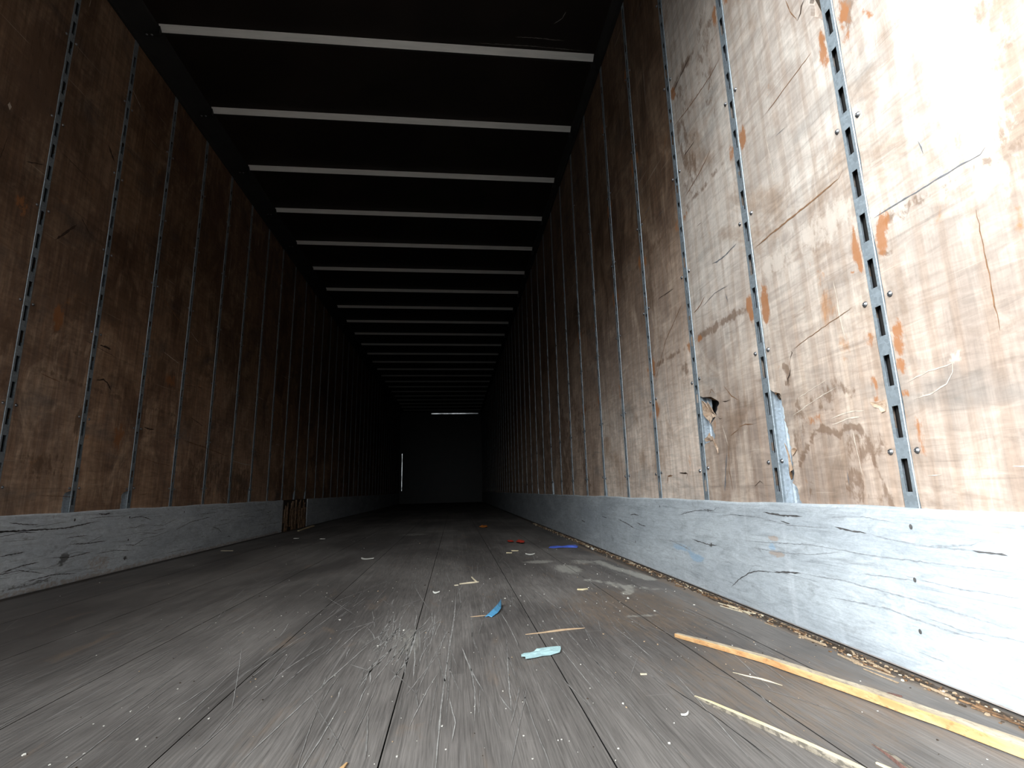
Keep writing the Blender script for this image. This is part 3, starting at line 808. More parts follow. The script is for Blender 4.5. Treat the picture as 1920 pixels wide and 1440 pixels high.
FM = [
    (2, [(2.36, 2.60), (2.37, 2.40), (2.40, 2.25), (2.42, 2.05)], 0.035, 0.75), (2, 2.17, 2.40, 0.05, 0.12, 0.75), (2, 2.08, 2.66, 0.07, 0.05, 0.65),
    (2, [(2.18, 2.10), (2.26, 2.00), (2.27, 1.85), (2.24, 1.80)], 0.025, 0.7), (2, [(2.30, 1.95), (2.36, 1.85)], 0.025, 0.55), (2, 2.28, 2.6, 0.05, 0.08, 0.5),
    (2, 1.56, 1.38, 0.03, 0.14, 0.42), (2, 1.47, 1.40, 0.05, 0.05, 0.25), (2, [(2.10, 1.52), (2.16, 1.50), (2.22, 1.50)], 0.01, 0.5),
    (2, 2.30, 1.10, 0.03, 0.05, 0.35), (2, [(2.24, 1.22), (2.30, 1.12), (2.36, 1.0)], 0.02, 0.45),
    (2, 1.33, 4.6, 0.12, 0.12, 0.45), (2, 1.55, 4.9, 0.2, 0.1, 0.35),
    (0, 2.20, 1.6, 0.22, 0.35, 0.45), (0, 2.25, 0.95, 0.20, 0.25, 0.40), (0, 1.45, 0.80, 0.06, 0.06, 0.25), (0, 1.33, 0.98, 0.04, 0.04, 0.2),
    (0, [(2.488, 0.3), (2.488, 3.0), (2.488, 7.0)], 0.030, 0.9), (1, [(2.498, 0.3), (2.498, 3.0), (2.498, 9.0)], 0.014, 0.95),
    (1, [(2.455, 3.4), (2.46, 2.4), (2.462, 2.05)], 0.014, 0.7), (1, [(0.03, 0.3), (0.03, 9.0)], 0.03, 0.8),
    (0, [(2.43, 3.4), (2.45, 2.4), (2.46, 1.6)], 0.03, 0.65), (1, 2.30, 4.0, 0.05, 0.3, 0.3),
]
set_marks(fl, lambda x, y: blob_field(x, y, FM), ax=(0, 1))

# ------------------------------------------------------------------ baseboards
def baseboard(name, side, ya, yb, marks, ribs, holes):
    xw = W if side > 0 else 0.0
    sg = -1 if side > 0 else 1          # into the room
    mb = MB(M['bb'] if side > 0 else M['bbl'], M['bbline'], M['bbsoft'], M['sub'])
    ys = list(np.arange(ya, min(yb, 6.5), 0.012)) + (list(np.arange(max(ya, 6.5), yb, 0.2)) if yb > 6.5 else [])
    ys.append(yb)
    zb = 0.005 if side > 0 else 0.001
    rows = []
    rnd = random.Random(8)
    for y in ys:
        t = BB + 0.0015 * math.sin(y * 7) + 0.001 * math.sin(y * 19 + 1)
        zz = [zb] + list(np.linspace(zb + .004, t - 0.006, 24)) + [t - 0.002, t]
        row = []
        for i, z in enumerate(zz):
            x = TB if 0 < i < len(zz) - 2 else (TB - 0.0015 if i != len(zz) - 1 else TB - 0.005)
            row.append((xw + sg * x, y, z))
        row.append((xw + sg * 0.0004, y, t)); row.append((xw + sg * 0.0004, y, zb))
        rows.append(row)
    mb.strip(rows, 0, closed=True)
    mb.cap(rows[0]); mb.cap(rows[-1])
    to3 = lambda p: (xw + sg * (TB + 0.0005), p[0], p[1])
    for mi, pts, wd in ribs: ribbon(mb, pts, wd, mi, to3, rnd, jit=0.0010, step=0.008)
    for (y, z, r) in holes:
        mb.face([(xw + sg * (TB + .0006), y + r * math.cos(t) * .9, z + r * 1.2 * math.sin(t)) for t in [math.tau * k / 10 for k in range(10)]], 1)
    o = structure(mb.build(name))
    set_marks(o, lambda y, z: blob_field(y, z, marks))
    return o

rb = random.Random(4)
BR = [
    (1, [(1.385, 0.276), (1.34, 0.2735), (1.30, 0.271), (1.218, 0.272)], 0.0040), (1, [(1.112, 0.255), (1.07, 0.2505), (1.021, 0.248)], 0.0035),
    (1, [(1.31, 0.257), (1.27, 0.252)], 0.0022), (1, [(0.80, 0.238), (0.77, 0.237), (0.744, 0.236)], 0.0025),
    (1, [(1.598, 0.045), (1.55, 0.075), (1.487, 0.103), (1.44, 0.115), (1.368, 0.121)], 0.0022), (1, [(1.368, 0.122), (1.31, 0.130), (1.25, 0.136)], 0.0035),
    (2, [(1.25, 0.136), (1.12, 0.142), (0.947, 0.138), (0.76, 0.128)], 0.0026), (2, [(1.49, 0.104), (1.47, 0.118), (1.47, 0.13)], 0.002),
    (2, [(1.56, 0.262), (1.42, 0.262), (1.274, 0.248), (1.12, 0.252)], 0.0022), (2, [(1.02, 0.248), (0.95, 0.240), (0.88, 0.236), (0.80, 0.246), (0.78, 0.255)], 0.0026),
    (2, [(0.88, 0.236), (0.80, 0.238)], 0.002), (2, [(1.46, 0.175), (1.30, 0.178), (1.20, 0.186), (1.10, 0.203)], 0.002), (2, [(1.494, 0.19), (1.2, 0.208), (1.0, 0.205), (0.742, 0.212)], 0.002),
    (2, [(1.15, 0.10), (1.0, 0.108), (0.86, 0.098), (0.80, 0.10)], 0.003), (2, [(0.95, 0.178), (0.85, 0.172), (0.74, 0.176)], 0.002), (2, [(1.05, 0.165), (0.92, 0.172)], 0.002),
    (2, [(0.92, 0.112), (0.84, 0.105), (0.78, 0.112), (0.72, 0.113)], 0.0016), (1, [(1.84, 0.165), (1.77, 0.160), (1.70, 0.158), (1.66, 0.161)], 0.0030),
    (1, [(1.93, 0.245), (1.80, 0.265), (1.72, 0.270)], 0.0016), (1, [(1.74, 0.268), (1.70, 0.271), (1.66, 0.269)], 0.0025), (2, [(2.05, 0.145), (1.95, 0.135), (1.86, 0.125)], 0.0045),
    (1, [(2.42, 0.19), (2.36, 0.182), (2.30, 0.18)], 0.004), (1, [(2.70, 0.19), (2.55, 0.175), (2.45, 0.16)], 0.0035), (1, [(2.5, 0.22), (2.44, 0.225), (2.38, 0.222)], 0.004),
    (1, [(3.0, 0.19), (2.9, 0.185)], 0.004), (1, [(3.5, 0.14), (3.4, 0.135)], 0.006),
]
for i in range(26):
    y = rb.uniform(0.66, 4.5); z = rb.uniform(0.03, 0.28); ln = rb.uniform(0.03, 0.16)
    BR.append((2 if rb.random() < 0.93 else 1, [(y, z), (y + ln * .5, z + rb.gauss(0, .004)), (y + ln, z + rb.gauss(0, .008))], rb.uniform(.0008, .0018)))
BRM = [(0, 1.350, 0.208, 0.02, 0.006, 0.8), (0, 1.340, 0.170, 0.03, 0.006, 0.8), (2, 1.36, 0.190, 0.02, 0.006, 0.9), (2, 1.82, 0.105, 0.05, 0.010, 0.9), (2, 1.95, 0.125, 0.09, 0.012, 0.5),
       (0, 0.84, 0.13, 0.02, 0.01, 0.3), (0, 0.745, 0.272, 0.03, 0.003, 0.6), (0, [(0.3, 0.004), (4, 0.004)], 0.005, 0.6), (1, 1.705, 0.158, 0.012, 0.010, 0.6)]
baseboard('baseboard_right', 1, Y0, Y1, BRM, BR, [(0.911, 0.268, .0042), (0.922, 0.173, .0038), (0.929, 0.083, .0038), (1.702, 0.269, .004), (1.70, 0.160, .005), (2.12, 0.27, .004), (2.45, 0.10, .004)])
BL = [
    (1, [(2.05, 0.240), (2.168, 0.245), (2.30, 0.241), (2.42, 0.237), (2.494, 0.236), (2.58, 0.242), (2.66, 0.250), (2.72, 0.252)], 0.0045), (1, [(2.199, 0.096), (2.30, 0.110), (2.38, 0.112)], 0.003),
    (1, [(2.18, 0.155), (2.30, 0.160)], 0.003), (1, [(2.20, 0.275), (2.30, 0.262), (2.35, 0.258)], 0.003), (1, [(2.70, 0.288), (2.75, 0.282), (2.79, 0.286)], 0.005), (1, [(2.55, 0.165), (2.66, 0.158), (2.78, 0.158)], 0.003),
    (1, [(3.4, 0.16), (3.6, 0.20), (3.9, 0.22)], 0.0025), (1, [(3.9, 0.15), (4.0, 0.13), (4.06, 0.10)], 0.003), (1, [(2.45, 0.12), (2.55, 0.11), (2.7, 0.12)], 0.003),
]
for i in range(70):
    y = rb.uniform(1.9, 5.3); z = rb.uniform(0.03, 0.28); ln = rb.uniform(0.05, 0.3)
    BL.append((1 if rb.random() < 0.4 else 2, [(y, z), (y + ln * .5, z + rb.gauss(0, .005)), (y + ln, z + rb.gauss(0, .010))], rb.uniform(.001, .003)))
BLM = [(1, 2.52, 0.115, 0.025, 0.014, 0.8), (1, 2.50, 0.09, 0.03, 0.010, 0.5), (1, 2.95, 0.060, 0.02, 0.010, 0.5), (0, 2.75, 0.06, 0.10, 0.04, 0.35), (0, [(2, 0.01), (5.3, 0.01)], 0.02, 0.4),
       (1, 2.35, 0.035, 0.2, 0.008, 0.4), (1, 4.9, 0.15, 0.2, 0.06, 0.2), (1, 4.0, 0.2, 0.15, 0.04, 0.2)]
baseboard('baseboard_left', -1, Y0, 5.40, BLM, BL, [(2.549, 0.267, .0055), (2.947, 0.259, .005), (2.956, 0.147, .005), (2.947, 0.057, .007), (3.5, 0.265, .005)])
baseboard('baseboard_left', -1, 6.26, Y1, [], [], [])

# the stretch of the left baseboard that has been ripped away: brown splintered wood
rs = random.Random(14)
mb = MB(M['rawwood'], M['dirt'])
mb.box((0.0004, 5.402, 0.0), (0.004, 6.258, BB), 1)
y = 5.404
while y < 6.25:
    wd = rs.uniform(0.012, 0.045)
    if rs.random() < 0.82:
        h0 = 0.0 if rs.random() < .7 else rs.uniform(0, .12)
        h1 = rs.uniform(0.20, 0.302); t = rs.uniform(.006, .020)
        n = 6
        rows = []
        for i in range(n + 1):
            z = h0 + (h1 - h0) * i / n
            tw = wd * .5 * (1 - .35 * (i / n)) * rs.uniform(.75, 1.1)
            c = y + wd / 2 + rs.gauss(0, .003)
            tt = t * rs.uniform(.6, 1.1)
            rows.append([(0.003, c - tw, z), (0.003 + tt, c - tw * .5, z), (0.003 + tt, c + tw * .6, z), (0.003, c + tw, z)])
        mb.strip(rows, 0, closed=True); mb.cap(rows[-1]); mb.cap(rows[0])
    y += wd * 0.9
o = mb.build('splintered_board')
tag(o, 'dark brown splintered board showing where the left grey baseboard is broken away', 'broken board')

# ------------------------------------------------------------------ slotted wall posts
SLW, SLH, SLP = 0.0074, 0.031, 0.1016      # slot half width, half height, pitch
def post_mesh(z_top):
    """local: +x into the room, z = 0 at floor level, centred on y"""
    mb = MB(M['post'], M['dullpost'], M['sub'])
    z0 = BB - 0.02
    mb.face([(-0.010, -.0158, z0), (-0.010, .0158, z0), (-0.010, .0158, z_top), (-0.010, -.0158, z_top)], 2)  # black backing sheet stands in for the shade inside the slots
    fx = 0.0020
    hw = 0.0149
    cs = [0.362 + SLP * k for k in range(0, 40) if 0.362 + SLP * k + 0.05 < z_top]
    prof = [(-0.062, -0.019), (-0.041, -0.019), (-0.038, -0.0150), (-0.034, -0.0150), (-0.032, -0.0215), (-0.0163, -0.0215), (-0.0162, -0.006), (-0.0161, 0.0004), (-0.0157, 0.0014), (-hw, fx)]
    for sgn in (1, -1):
        mb.strip([[(x, sgn * y, z) for y, x in prof] for z in (z0, z_top)], [1, 1, 1, 1, 1, 1, 0, 0, 0, 0])
        mb.strip([[(fx, sgn * hw, z), (fx, sgn * SLW, z)] for z in (z0, z_top)], 0)
    z = z0
    for c in cs + [None]:
        ze = c - SLH if c is not None else z_top
        mb.face([(fx, -SLW, z), (fx, SLW, z), (fx, SLW, ze), (fx, -SLW, ze)])
        if c is not None:
            q = [(-SLW, c - SLH), (SLW, c - SLH), (SLW, c + SLH), (-SLW, c + SLH)]
            for i in range(4):
                a, b = q[i], q[(i + 1) % 4]
                mb.face([(fx, a[0], a[1]), (fx, b[0], b[1]), (fx - 0.0010, b[0], b[1]), (fx - 0.0010, a[0], a[1])])
            z = c + SLH
    return mb

def screw_mesh():
    """dome head, local +x out of the wall"""
    mb = MB(M['screw'])
    R_ = 0.0056
    prof = [(0.0, R_ * 1.12), (0.0011, R_ * 1.12), (0.0013, R_), (0.0030, R_ * .86), (0.0044, R_ * .56), (0.0050, R_ * .28), (0.0040, R_ * .20)]
    rows = [[(x, r * math.cos(t), r * math.sin(t)) for t in [math.tau * k / 12 for k in range(12)]] for x, r in prof]
    mb.strip(rows, 0, closed=True)
    mb.cap(rows[-1])
    return mb

SCREW_Z = [0.405, 0.714, 1.118, 1.525, 1.931, 2.337]
ORD = ['first', 'second', 'third', 'fourth', 'fifth', 'sixth', 'seventh', 'eighth', 'ninth', 'tenth', 'eleventh', 'twelfth', 'thirteenth', 'fourteenth', 'fifteenth']
scr0 = screw_mesh().build('screw', smooth=True)
scr_data = scr0.data
bpy.data.objects.remove(scr0)

def make_posts(side, posts, z_top, nvis, labels, far_label, grp):
    face = post_mesh(z_top).build('face_channel')
    me = face.data
    bpy.data.objects.remove(face)
    for i, k in enumerate(posts):
        y = post_y(k)
        root = bpy.data.objects.new('slotted_wall_post', me if i >= nvis else None)
        COL.objects.link(root)
        root.location = (W if side > 0 else 0, y, 0)
        root.rotation_euler = (0, 0, math.pi if side > 0 else 0)
        if i < nvis:
            ch = bpy.data.objects.new('slotted_channel', me)
            COL.objects.link(ch); ch.parent = root
            rnd = random.Random(k * 7 + (1 if side > 0 else 2))
            for zi, z in enumerate(SCREW_Z):
                for s2 in (-1, 1):
                    if i > 8 and rnd.random() < 0.4: continue
                    sc = bpy.data.objects.new('screw', scr_data)
                    COL.objects.link(sc); sc.parent = root
                    sc.location = (0.0, s2 * (0.0305 + rnd.uniform(-.0015, .002)), z + rnd.uniform(-.004, .004))
                    sc.rotation_euler = (rnd.uniform(0, 3), rnd.uniform(-.15, .15), rnd.uniform(-.15, .15))
        if i < nvis: tag(root, labels[i], 'wall post', grp)
        else: tag(root, far_label, 'wall post', grp + ', lost in the dark')

RL = ['slotted steel post nearest the opening, wide and bright, on the right wall',
      'second slotted steel post on the right wall, beside a long strip of torn plywood',
      'third slotted steel post on the right wall, beside the splintered plywood hole']
RL += ['%s slotted steel post from the opening on the right wall' % ORD[i] for i in range(3, 14)]
LL = ['slotted steel post nearest the left picture edge, on the left wall',
      'second slotted post from the left picture edge, bare flange at its foot',
      'third slotted post from the left picture edge, bare flange at its foot']
LL += ['%s slotted steel post from the left picture edge on the left wall' % ORD[i] for i in range(3, 12)]
make_posts(1, R_POSTS, 2.755, 14, RL, 'dark slotted post deep in the unlit far half of the right wall', 'slotted posts along the right wall')
make_posts(-1, L_POSTS, 2.722, 12, LL, 'dark slotted post deep in the unlit far half of the left wall', 'slotted posts along the left wall')

# ------------------------------------------------------------------ roof crossbars
def bow_parts(root):
    t = 0.0015
    x0, x1 = 0.135, 2.466
    za, zb = 2.757, HC - 0.002
    zk = 2.7290
    mb = MB(M['bow'], M['rail'])
    n = 20
    # hat section: sloped faces, flat crest with its shade painted in as dark material
    prof = [(-0.004, zb), (-0.001, zb - .003), (0.0245, za), (0.0265, za - .0006), (0.0370, za - .0006), (0.039, za), (0.060, zb - .003), (0.064, zb),
            (0.058, zb), (0.038, za + t * 1.5), (0.026, za + t * 1.5), (0.002, zb)]
    rows = []
    for i in range(n + 1):
        x = x0 + (x1 - x0) * i / n
        rows.append([(x, y, z - (0.0 if z > za + .012 else 0.001 * math.sin(math.pi * i / n))) for y, z in prof])
    mb.strip(rows, [0, 0, 1, 1, 1, 0, 0, 0, 1, 1, 1, 0], closed=True); mb.cap(rows[0]); mb.cap(rows[-1])
    a = mb.build('crossbar', root)
    a.location = (0, 0, 0)
    b_ = []
    for xa, xb in ((0.066, 0.140), (2.456, 2.480)):
        mb = MB(M['rail'])
        mb.box((xa, 0.003, zk - 0.002), (xb, 0.022, zk - 0.0003)) if xa < 1 else mb.box((xa, 0.026, zk - 0.012), (xb, 0.040, za - 0.0003))
        mb.box((xb - .004, 0.003, zk - 0.002), (xb, 0.022, zb)) if xa < 1 else None
        b_.append(mb.build('end_bracket', root))
    mb = MB(M['screw'])
    for xs in (0.075, 0.100):
        rows = [[(xs + r * math.cos(q), 0.011 + r * math.sin(q), zk - .002 - h) for q in [math.tau * k / 10 for k in range(10)]] for h, r in ((0, .006), (.002, .006), (.004, .004))]
        mb.strip(rows, 0, closed=True); mb.cap(rows[-1])
    b_.append(mb.build('bolt', root))
    return [a] + b_

BY0, BSP = 2.4757, 0.6051
root0 = empty('roof_crossbar', (0, BY0, 0))
parts0 = bow_parts(root0)
BLAB = ['nearest and brightest grey roof crossbar, at the top of the picture', 'second grey roof crossbar from the opening', 'third grey roof crossbar from the opening',
        'fourth grey roof crossbar from the opening', 'fifth grey roof crossbar from the opening', 'sixth roof crossbar, dim grey', 'seventh roof crossbar, very dim',
        'eighth roof crossbar, a faint line', 'ninth roof crossbar, barely visible', 'tenth roof crossbar, last one to show before the dark']
for i in range(23):
    if i == 0: root = root0
    elif i < 10:
        root = root0.copy(); COL.objects.link(root)
        for p in parts0:
            q = p.copy(); COL.objects.link(q); q.parent = root
    else:
        root = bpy.data.objects.new('roof_crossbar', parts0[0].data); COL.objects.link(root)
    root.location = (0, BY0 + BSP * i, 0)
    if i < 10: tag(root, BLAB[i], 'roof bar', 'crossbars under the roof')
    else: tag(root, 'unlit roof crossbar hidden in the darkness near the nose', 'roof bar', 'crossbars lost in the dark')

# ------------------------------------------------------------------ wood and litter on the floor
def stick(name, path, widths, heights, mats, label, cat, seed=0, z=0.0, rough=0.12, lift=None, mi=None, group=None, parent=None, step=0.02):
    """split piece of wood: a ragged four to six sided bar along the path. mats: (top, side)"""
    rnd = random.Random(seed)
    P = resample(path, step)
    n = len(P)
    mb = MB(*mats)
    rows = []
    j0 = j1 = 0.0
    for i, p in enumerate(P):
        t = i / (n - 1)
        d = P[min(i + 1, n - 1)] - P[max(i - 1, 0)]
        d = d / (np.hypot(*d) or 1)
        nn = np.array([-d[1], d[0]])
        wd = np.interp(t, *zip(*widths)) * .5
        hh = np.interp(t, *zip(*heights))
        j0 = j0 * .6 + rnd.gauss(0, rough) * .5; j1 = j1 * .6 + rnd.gauss(0, rough) * .5
        zz = z + (np.interp(t, *zip(*lift)) if lift else 0)
        wl, wr_ = wd * (1 + j0), wd * (1 + j1)
        pt = lambda o, h: (p[0] + nn[0] * o, p[1] + nn[1] * o, zz + h)
        rows.append([pt(-wr_, 0.0002), pt(-wr_, hh * .86), pt(-wr_ * .86, hh * (1 + .3 * j1)), pt(0, hh * (1.0 + .5 * j0)), pt(wl * .88, hh * (1 + .3 * j0)), pt(wl, hh * .82), pt(wl, 0.0002)])
    s_i, t_i = (1, 0) if len(mats) > 1 else (0, 0)
    mb.strip(rows, [s_i, s_i, t_i, t_i, s_i, s_i, s_i], closed=True)
    mb.cap(rows[0], s_i); mb.cap(rows[-1], s_i)
    o = mb.build(name, parent)
    if label: tag(o, label, cat, group)
    return o

# long orange strip: its near (left) bottom edge follows these points
edge = [(2.188, 1.281), (2.236, 1.172), (2.280, 1.069), (2.326, 0.905), (2.363, 0.770), (2.387, 0.666), (2.41, 0.56), (2.43, 0.45)]
wds = [(0, 0.012), (.15, 0.015), (.5, 0.024), (1, 0.030)]
cen = []
for i, e in enumerate(edge):
    d = np.array(edge[min(i + 1, len(edge) - 1)]) - np.array(edge[max(i - 1, 0)])
    d = d / np.hypot(*d)
    t = i / (len(edge) - 1)
    nn = np.array([-d[1], d[0]])
    cen.append(tuple(np.array(e) + nn * np.interp(t, *zip(*wds)) * .5))
stick('wood_strip', cen, wds, [(0, 0.008), (.1, 0.010), (.5, 0.0135), (1, 0.016)], (M['weathered'], M['orange']),
      'long orange-brown split wood strip lying on the floor beside the right baseboard', 'wood strip', 3, rough=0.07, lift=[(0, .0005), (.5, .003), (1, .0015)])
edge = [(2.070, 0.935), (2.080, 0.900), (2.107, 0.829), (2.137, 0.748), (2.156, 0.689), (2.18, 0.60), (2.20, 0.52)]
stick('wood_stick', [(x + .005, y) for x, y in edge], [(0, 0.003), (.03, 0.004), (.05, .0085), (.5, 0.0105), (1, 0.013)], [(0, .002), (.05, 0.005), (.5, 0.0075), (1, 0.009)], (M['yellow'], M['greywood']),
      'pale yellow broken stick with a dirty grey side, at the bottom right of the floor', 'wood stick', 5, rough=0.10)
stick('bark_sliver', [(2.236, 0.738), (2.234, 0.715), (2.231, 0.695), (2.226, 0.672), (2.222, 0.64)], [(0, 0.001), (.4, 0.006), (1, 0.009)], [(0, .001), (.4, 0.005), (1, 0.007)], (M['greywood'], M['bark']),
      'grey-brown curved wood sliver at the bottom edge, between the yellow stick and the orange strip', 'wood sliver', 6)
stick('wood_chip', [(2.203, 0.692), (2.206, 0.680), (2.208, 0.668)], [(0, 0.003), (1, 0.006)], [(0, .002), (1, 0.003)], (M['yellow'],),
      'small pale yellow chip at the bottom edge, left of the grey-brown sliver', 'wood chip', 7, step=.005)
stick('wood_splinter', [(2.198, 1.034), (2.212, 1.012), (2.225, 0.997), (2.238, 0.976), (2.248, 0.956)], [(0, .0006), (.3, .0022), (.7, .004), (1, .001)], [(0, .0006), (.6, 0.0022), (1, 0.0006)], (M['cream'],),
      'thin cream splinter lying close along the lower side of the orange strip', 'wood splinter', 8, step=.008)
stick('wood_splinter', [(1.843, 1.375), (1.88, 1.380), (1.919, 1.389), (1.96, 1.399), (2.001, 1.404)], [(0, .003), (.5, .0075), (.9, .006), (1, .002)], [(0, .001), (.6, 0.0035), (1, 0.001)], (M['tan'],),
      'straight tan splinter lying across the floor above the pale blue strip', 'wood splinter', 9, step=.01)
stick('wood_splinter', [(1.714, 1.587), (1.737, 1.590), (1.760, 1.596)], [(0, .002), (.5, .005), (1, .004)], [(0, .001), (.6, 0.002), (1, 0.001)], (M['tan'],),
      'short dull tan twig touching the small bright blue scrap', 'wood splinter', 10, step=.008)
fk = stick('wood_splinter', [(1.687, 2.125), (1.71, 2.132), (1.735, 2.140), (1.760, 2.155)], [(0, .006), (.5, .009), (1, .010)], [(0, .003), (.6, 0.005), (1, 0.003)], (M['cream'],),
      'cream forked splinter with a side prong, at mid floor', 'wood splinter', 11, step=.01)
stick('prong', [(1.752, 2.150), (1.744, 2.19), (1.738, 2.235)], [(0, .006), (1, .004)], [(0, .004), (1, 0.003)], (M['cream'],), None, None, 12, parent=fk, step=.01, lift=[(0, .002), (1, .006)])
stick('wood_chip', [(1.668, 2.099), (1.682, 2.103)], [(0, .006), (1, .006)], [(0, .003), (1, 0.003)], (M['cream'],),
      'tiny cream chip just left of the forked splinter', 'wood chip', 13, step=.006)
stick('wood_chip', [(2.100, 1.912), (2.118, 1.906), (2.137, 1.913)], [(0, .012), (.5, .018), (1, .006)], [(0, .003), (1, 0.003)], (M['yellow'],),
      'pale yellow wood chip on the right half of the floor, level with the forked splinter', 'wood chip', 14, step=.008)
stick('wood_chip', [(1.960, 3.066), (1.992, 3.058)], [(0, .014), (1, .012)], [(0, .004), (1, 0.003)], (M['yellow'],),
      'yellowish chip below the red scrap, lower of a close pair', 'wood chip', 15, step=.01, group='pair of yellowish chips')
stick('wood_chip', [(2.000, 3.160), (2.040, 3.150)], [(0, .014), (1, .010)], [(0, .004), (1, 0.003)], (M['yellow'],),
      'yellowish chip below the red scrap, upper of a close pair', 'wood chip', 16, step=.01, group='pair of yellowish chips')
stick('wood_chip', [(2.474, 3.27), (2.470, 3.20)], [(0, .010), (1, .010)], [(0, .006), (1, 0.006)], (M['cream'],),
      'cream chip against the right baseboard beside the cobalt blue strip', 'wood chip', 17, step=.01)
stick('wood_chip', [(2.468, 3.115), (2.465, 3.07)], [(0, .012), (1, .010)], [(0, .008), (1, 0.006)], (M['crumb'],),
      'whitish pebble-like chip against the right baseboard, in front of the cream chip', 'wood chip', 18, step=.01)
stick('wood_chip', [(2.384, 0.893), (2.394, 0.886), (2.408, 0.876)], [(0, .002), (.4, .010), (1, .004)], [(0, .001), (.4, 0.0035), (1, 0.002)], (M['bark'],),
      'dark reddish-brown flake between the orange strip and the right baseboard', 'wood chip', 19, step=.005)
stick('wood_chip', [(2.022, 1.054), (2.034, 1.052)], [(0, .005), (1, .003)], [(0, .002), (1, 0.002)], (M['cream'],),
      'small cream chip left of the tip of the orange strip', 'wood chip', 20, step=.005)
stick('wood_chip', [(1.522, 0.786), (1.526, 0.800)], [(0, .006), (1, .002)], [(0, .002), (1, 0.002)], (M['orange'],),
      'small orange chip at the bottom edge, left of the picture centre', 'wood chip', 21, step=.005)
stick('wood_chip', [(0.137, 3.773), (0.18, 3.758), (0.222, 3.745)], [(0, .012), (1, .006)], [(0, .003), (1, 0.003)], (M['cream'],),
      'pale sliver on the dark floor near the left baseboard', 'wood chip', 22, step=.01)
stick('wood_chip', [(0.10, 6.2), (0.12, 5.8), (0.14, 5.5)], [(0, .03), (1, .02)], [(0, .012), (1, 0.006)], (M['yellow'],),
      'dim yellowish splinter at the foot of the splintered brown board', 'wood splinter', 23, step=.05)
for (x, y, s_) in ((0.36, 4.60, 0), (0.60, 4.47, 1)):
    stick('wood_chip', [(x, y), (x + .04, y - .01)], [(0, .02), (1, .012)], [(0, .004), (1, 0.003)], (M['white'],),
          ('faint pale scrap far left on the dark floor, nearer the broken baseboard', 'faint pale scrap on the dark floor, further from the broken baseboard')[s_], 'scrap', 30 + s_, step=.01)

def curl(name, p0, p1, bend, wd, mat, label, cat, h=0.004, seed=1):
    """curled shaving: a thin upright band bent sideways"""
    rnd = random.Random(seed)
    p0 = np.array(p0); p1 = np.array(p1)
    d = p1 - p0; nn = np.array([-d[1], d[0]]) / np.hypot(*d)
    mb = MB(mat)
    rows = []
    for i in range(13):
        t = i / 12
        c = p0 + d * t - nn * bend * math.sin(math.pi * t)
        w_ = wd * (0.35 + 0.65 * math.sin(math.pi * t)) * .5
        z = 0.0006 + h * (1 - math.sin(math.pi * t)) * .6
        a = c - nn * w_; b = c + nn * w_
        rows.append([(a[0], a[1], z), (b[0], b[1], z + h * .7), (b[0], b[1], z + h * .7 + .0012), (a[0], a[1], z + .0014)])
    mb.strip(rows, 0, closed=True); mb.cap(rows[0]); mb.cap(rows[-1])
    return tag(mb.build(name, smooth=False), label, cat)
curl('wood_shaving', (1.160, 3.060), (1.232, 3.020), 0.022, 0.016, M['white'], 'white curved shaving on the left half of the floor', 'wood shaving')
curl('wood_shaving', (2.056, 2.965), (2.108, 2.962), 0.020, 0.014, M['white'], 'white curved shaving near the right, below the cobalt blue strip', 'wood shaving')
curl('wood_shaving', (1.592, 1.975), (1.616, 1.968), 0.010, 0.008, M['white'], 'small white curved shaving left of the forked splinter', 'wood shaving')
curl('wood_shaving', (2.020, 0.865), (2.036, 0.874), 0.003, 0.0025, M['white'], 'tiny pale curl left of the tip of the yellow stick', 'wood shaving', h=.002)

def scrap(name, outline, mat, label, cat, bump=0.004, thick=0.0012, seed=1):
    """crumpled flat scrap of plastic: fan of faces around a ridge, with thickness"""
    rnd = random.Random(seed)
    n = len(outline)
    c = np.mean(np.array(outline), axis=0)
    mb = MB(mat)
    T = []
    for i, p in enumerate(outline):
        T.append((p[0], p[1], 0.0006 + thick + rnd.uniform(0, bump)))
    ins = []
    for i, p in enumerate(outline):
        q = c + (np.array(p) - c) * 0.5
        ins.append((q[0], q[1], 0.0006 + thick + rnd.uniform(0, bump) + bump * .3))
    for i in range(n):
        k = (i + 1) % n
        mb.face([T[i], T[k], ins[k], ins[i]])
        mb.face([ins[i], ins[k], (c[0], c[1], .0006 + thick + bump * .6)])
        mb.face([(T[i][0], T[i][1], T[i][2] - thick), (T[k][0], T[k][1], T[k][2] - thick), T[k], T[i]])
    mb.face([(t[0], t[1], t[2] - thick) for t in T][::-1])
    return tag(mb.build(name), label, cat)

scrap('plastic_strip', [(1.811, 1.202), (1.819, 1.211), (1.825, 1.219), (1.843, 1.231), (1.850, 1.238), (1.863, 1.243), (1.881, 1.248), (1.899, 1.256), (1.906, 1.250), (1.904, 1.233), (1.897, 1.210), (1.874, 1.199), (1.856, 1.194), (1.839, 1.186), (1.817, 1.177), (1.818, 1.188), (1.810, 1.192)], M['paleblue'],
      'pale blue torn plastic strip lying on the floor, nearest of the coloured scraps', 'plastic scrap', 0.004, seed=2)
mb = MB(M['blue'])     # folded blue scrap, a leaf shape standing on one edge
ax = [np.array((1.764, 1.574)), np.array((1.780, 1.612)), np.array((1.796, 1.658)), np.array((1.812, 1.712))]
wf = [0.010, 0.013, 0.010, 0.001]; hf = [0.005, 0.012, 0.016, 0.020]
rows = []
for p, a_, h_ in zip(ax, wf, hf):
    rows.append([(p[0] - a_, p[1] + .004, 0.001), (p[0] + a_ * .1, p[1], h_), (p[0] + a_ * 1.1, p[1] - .003, h_ * .35), (p[0] + a_ * .9, p[1] - .003, h_ * .35 - .0012), (p[0], p[1], h_ - .0016), (p[0] - a_ * .9, p[1] + .004, 0.0006)])
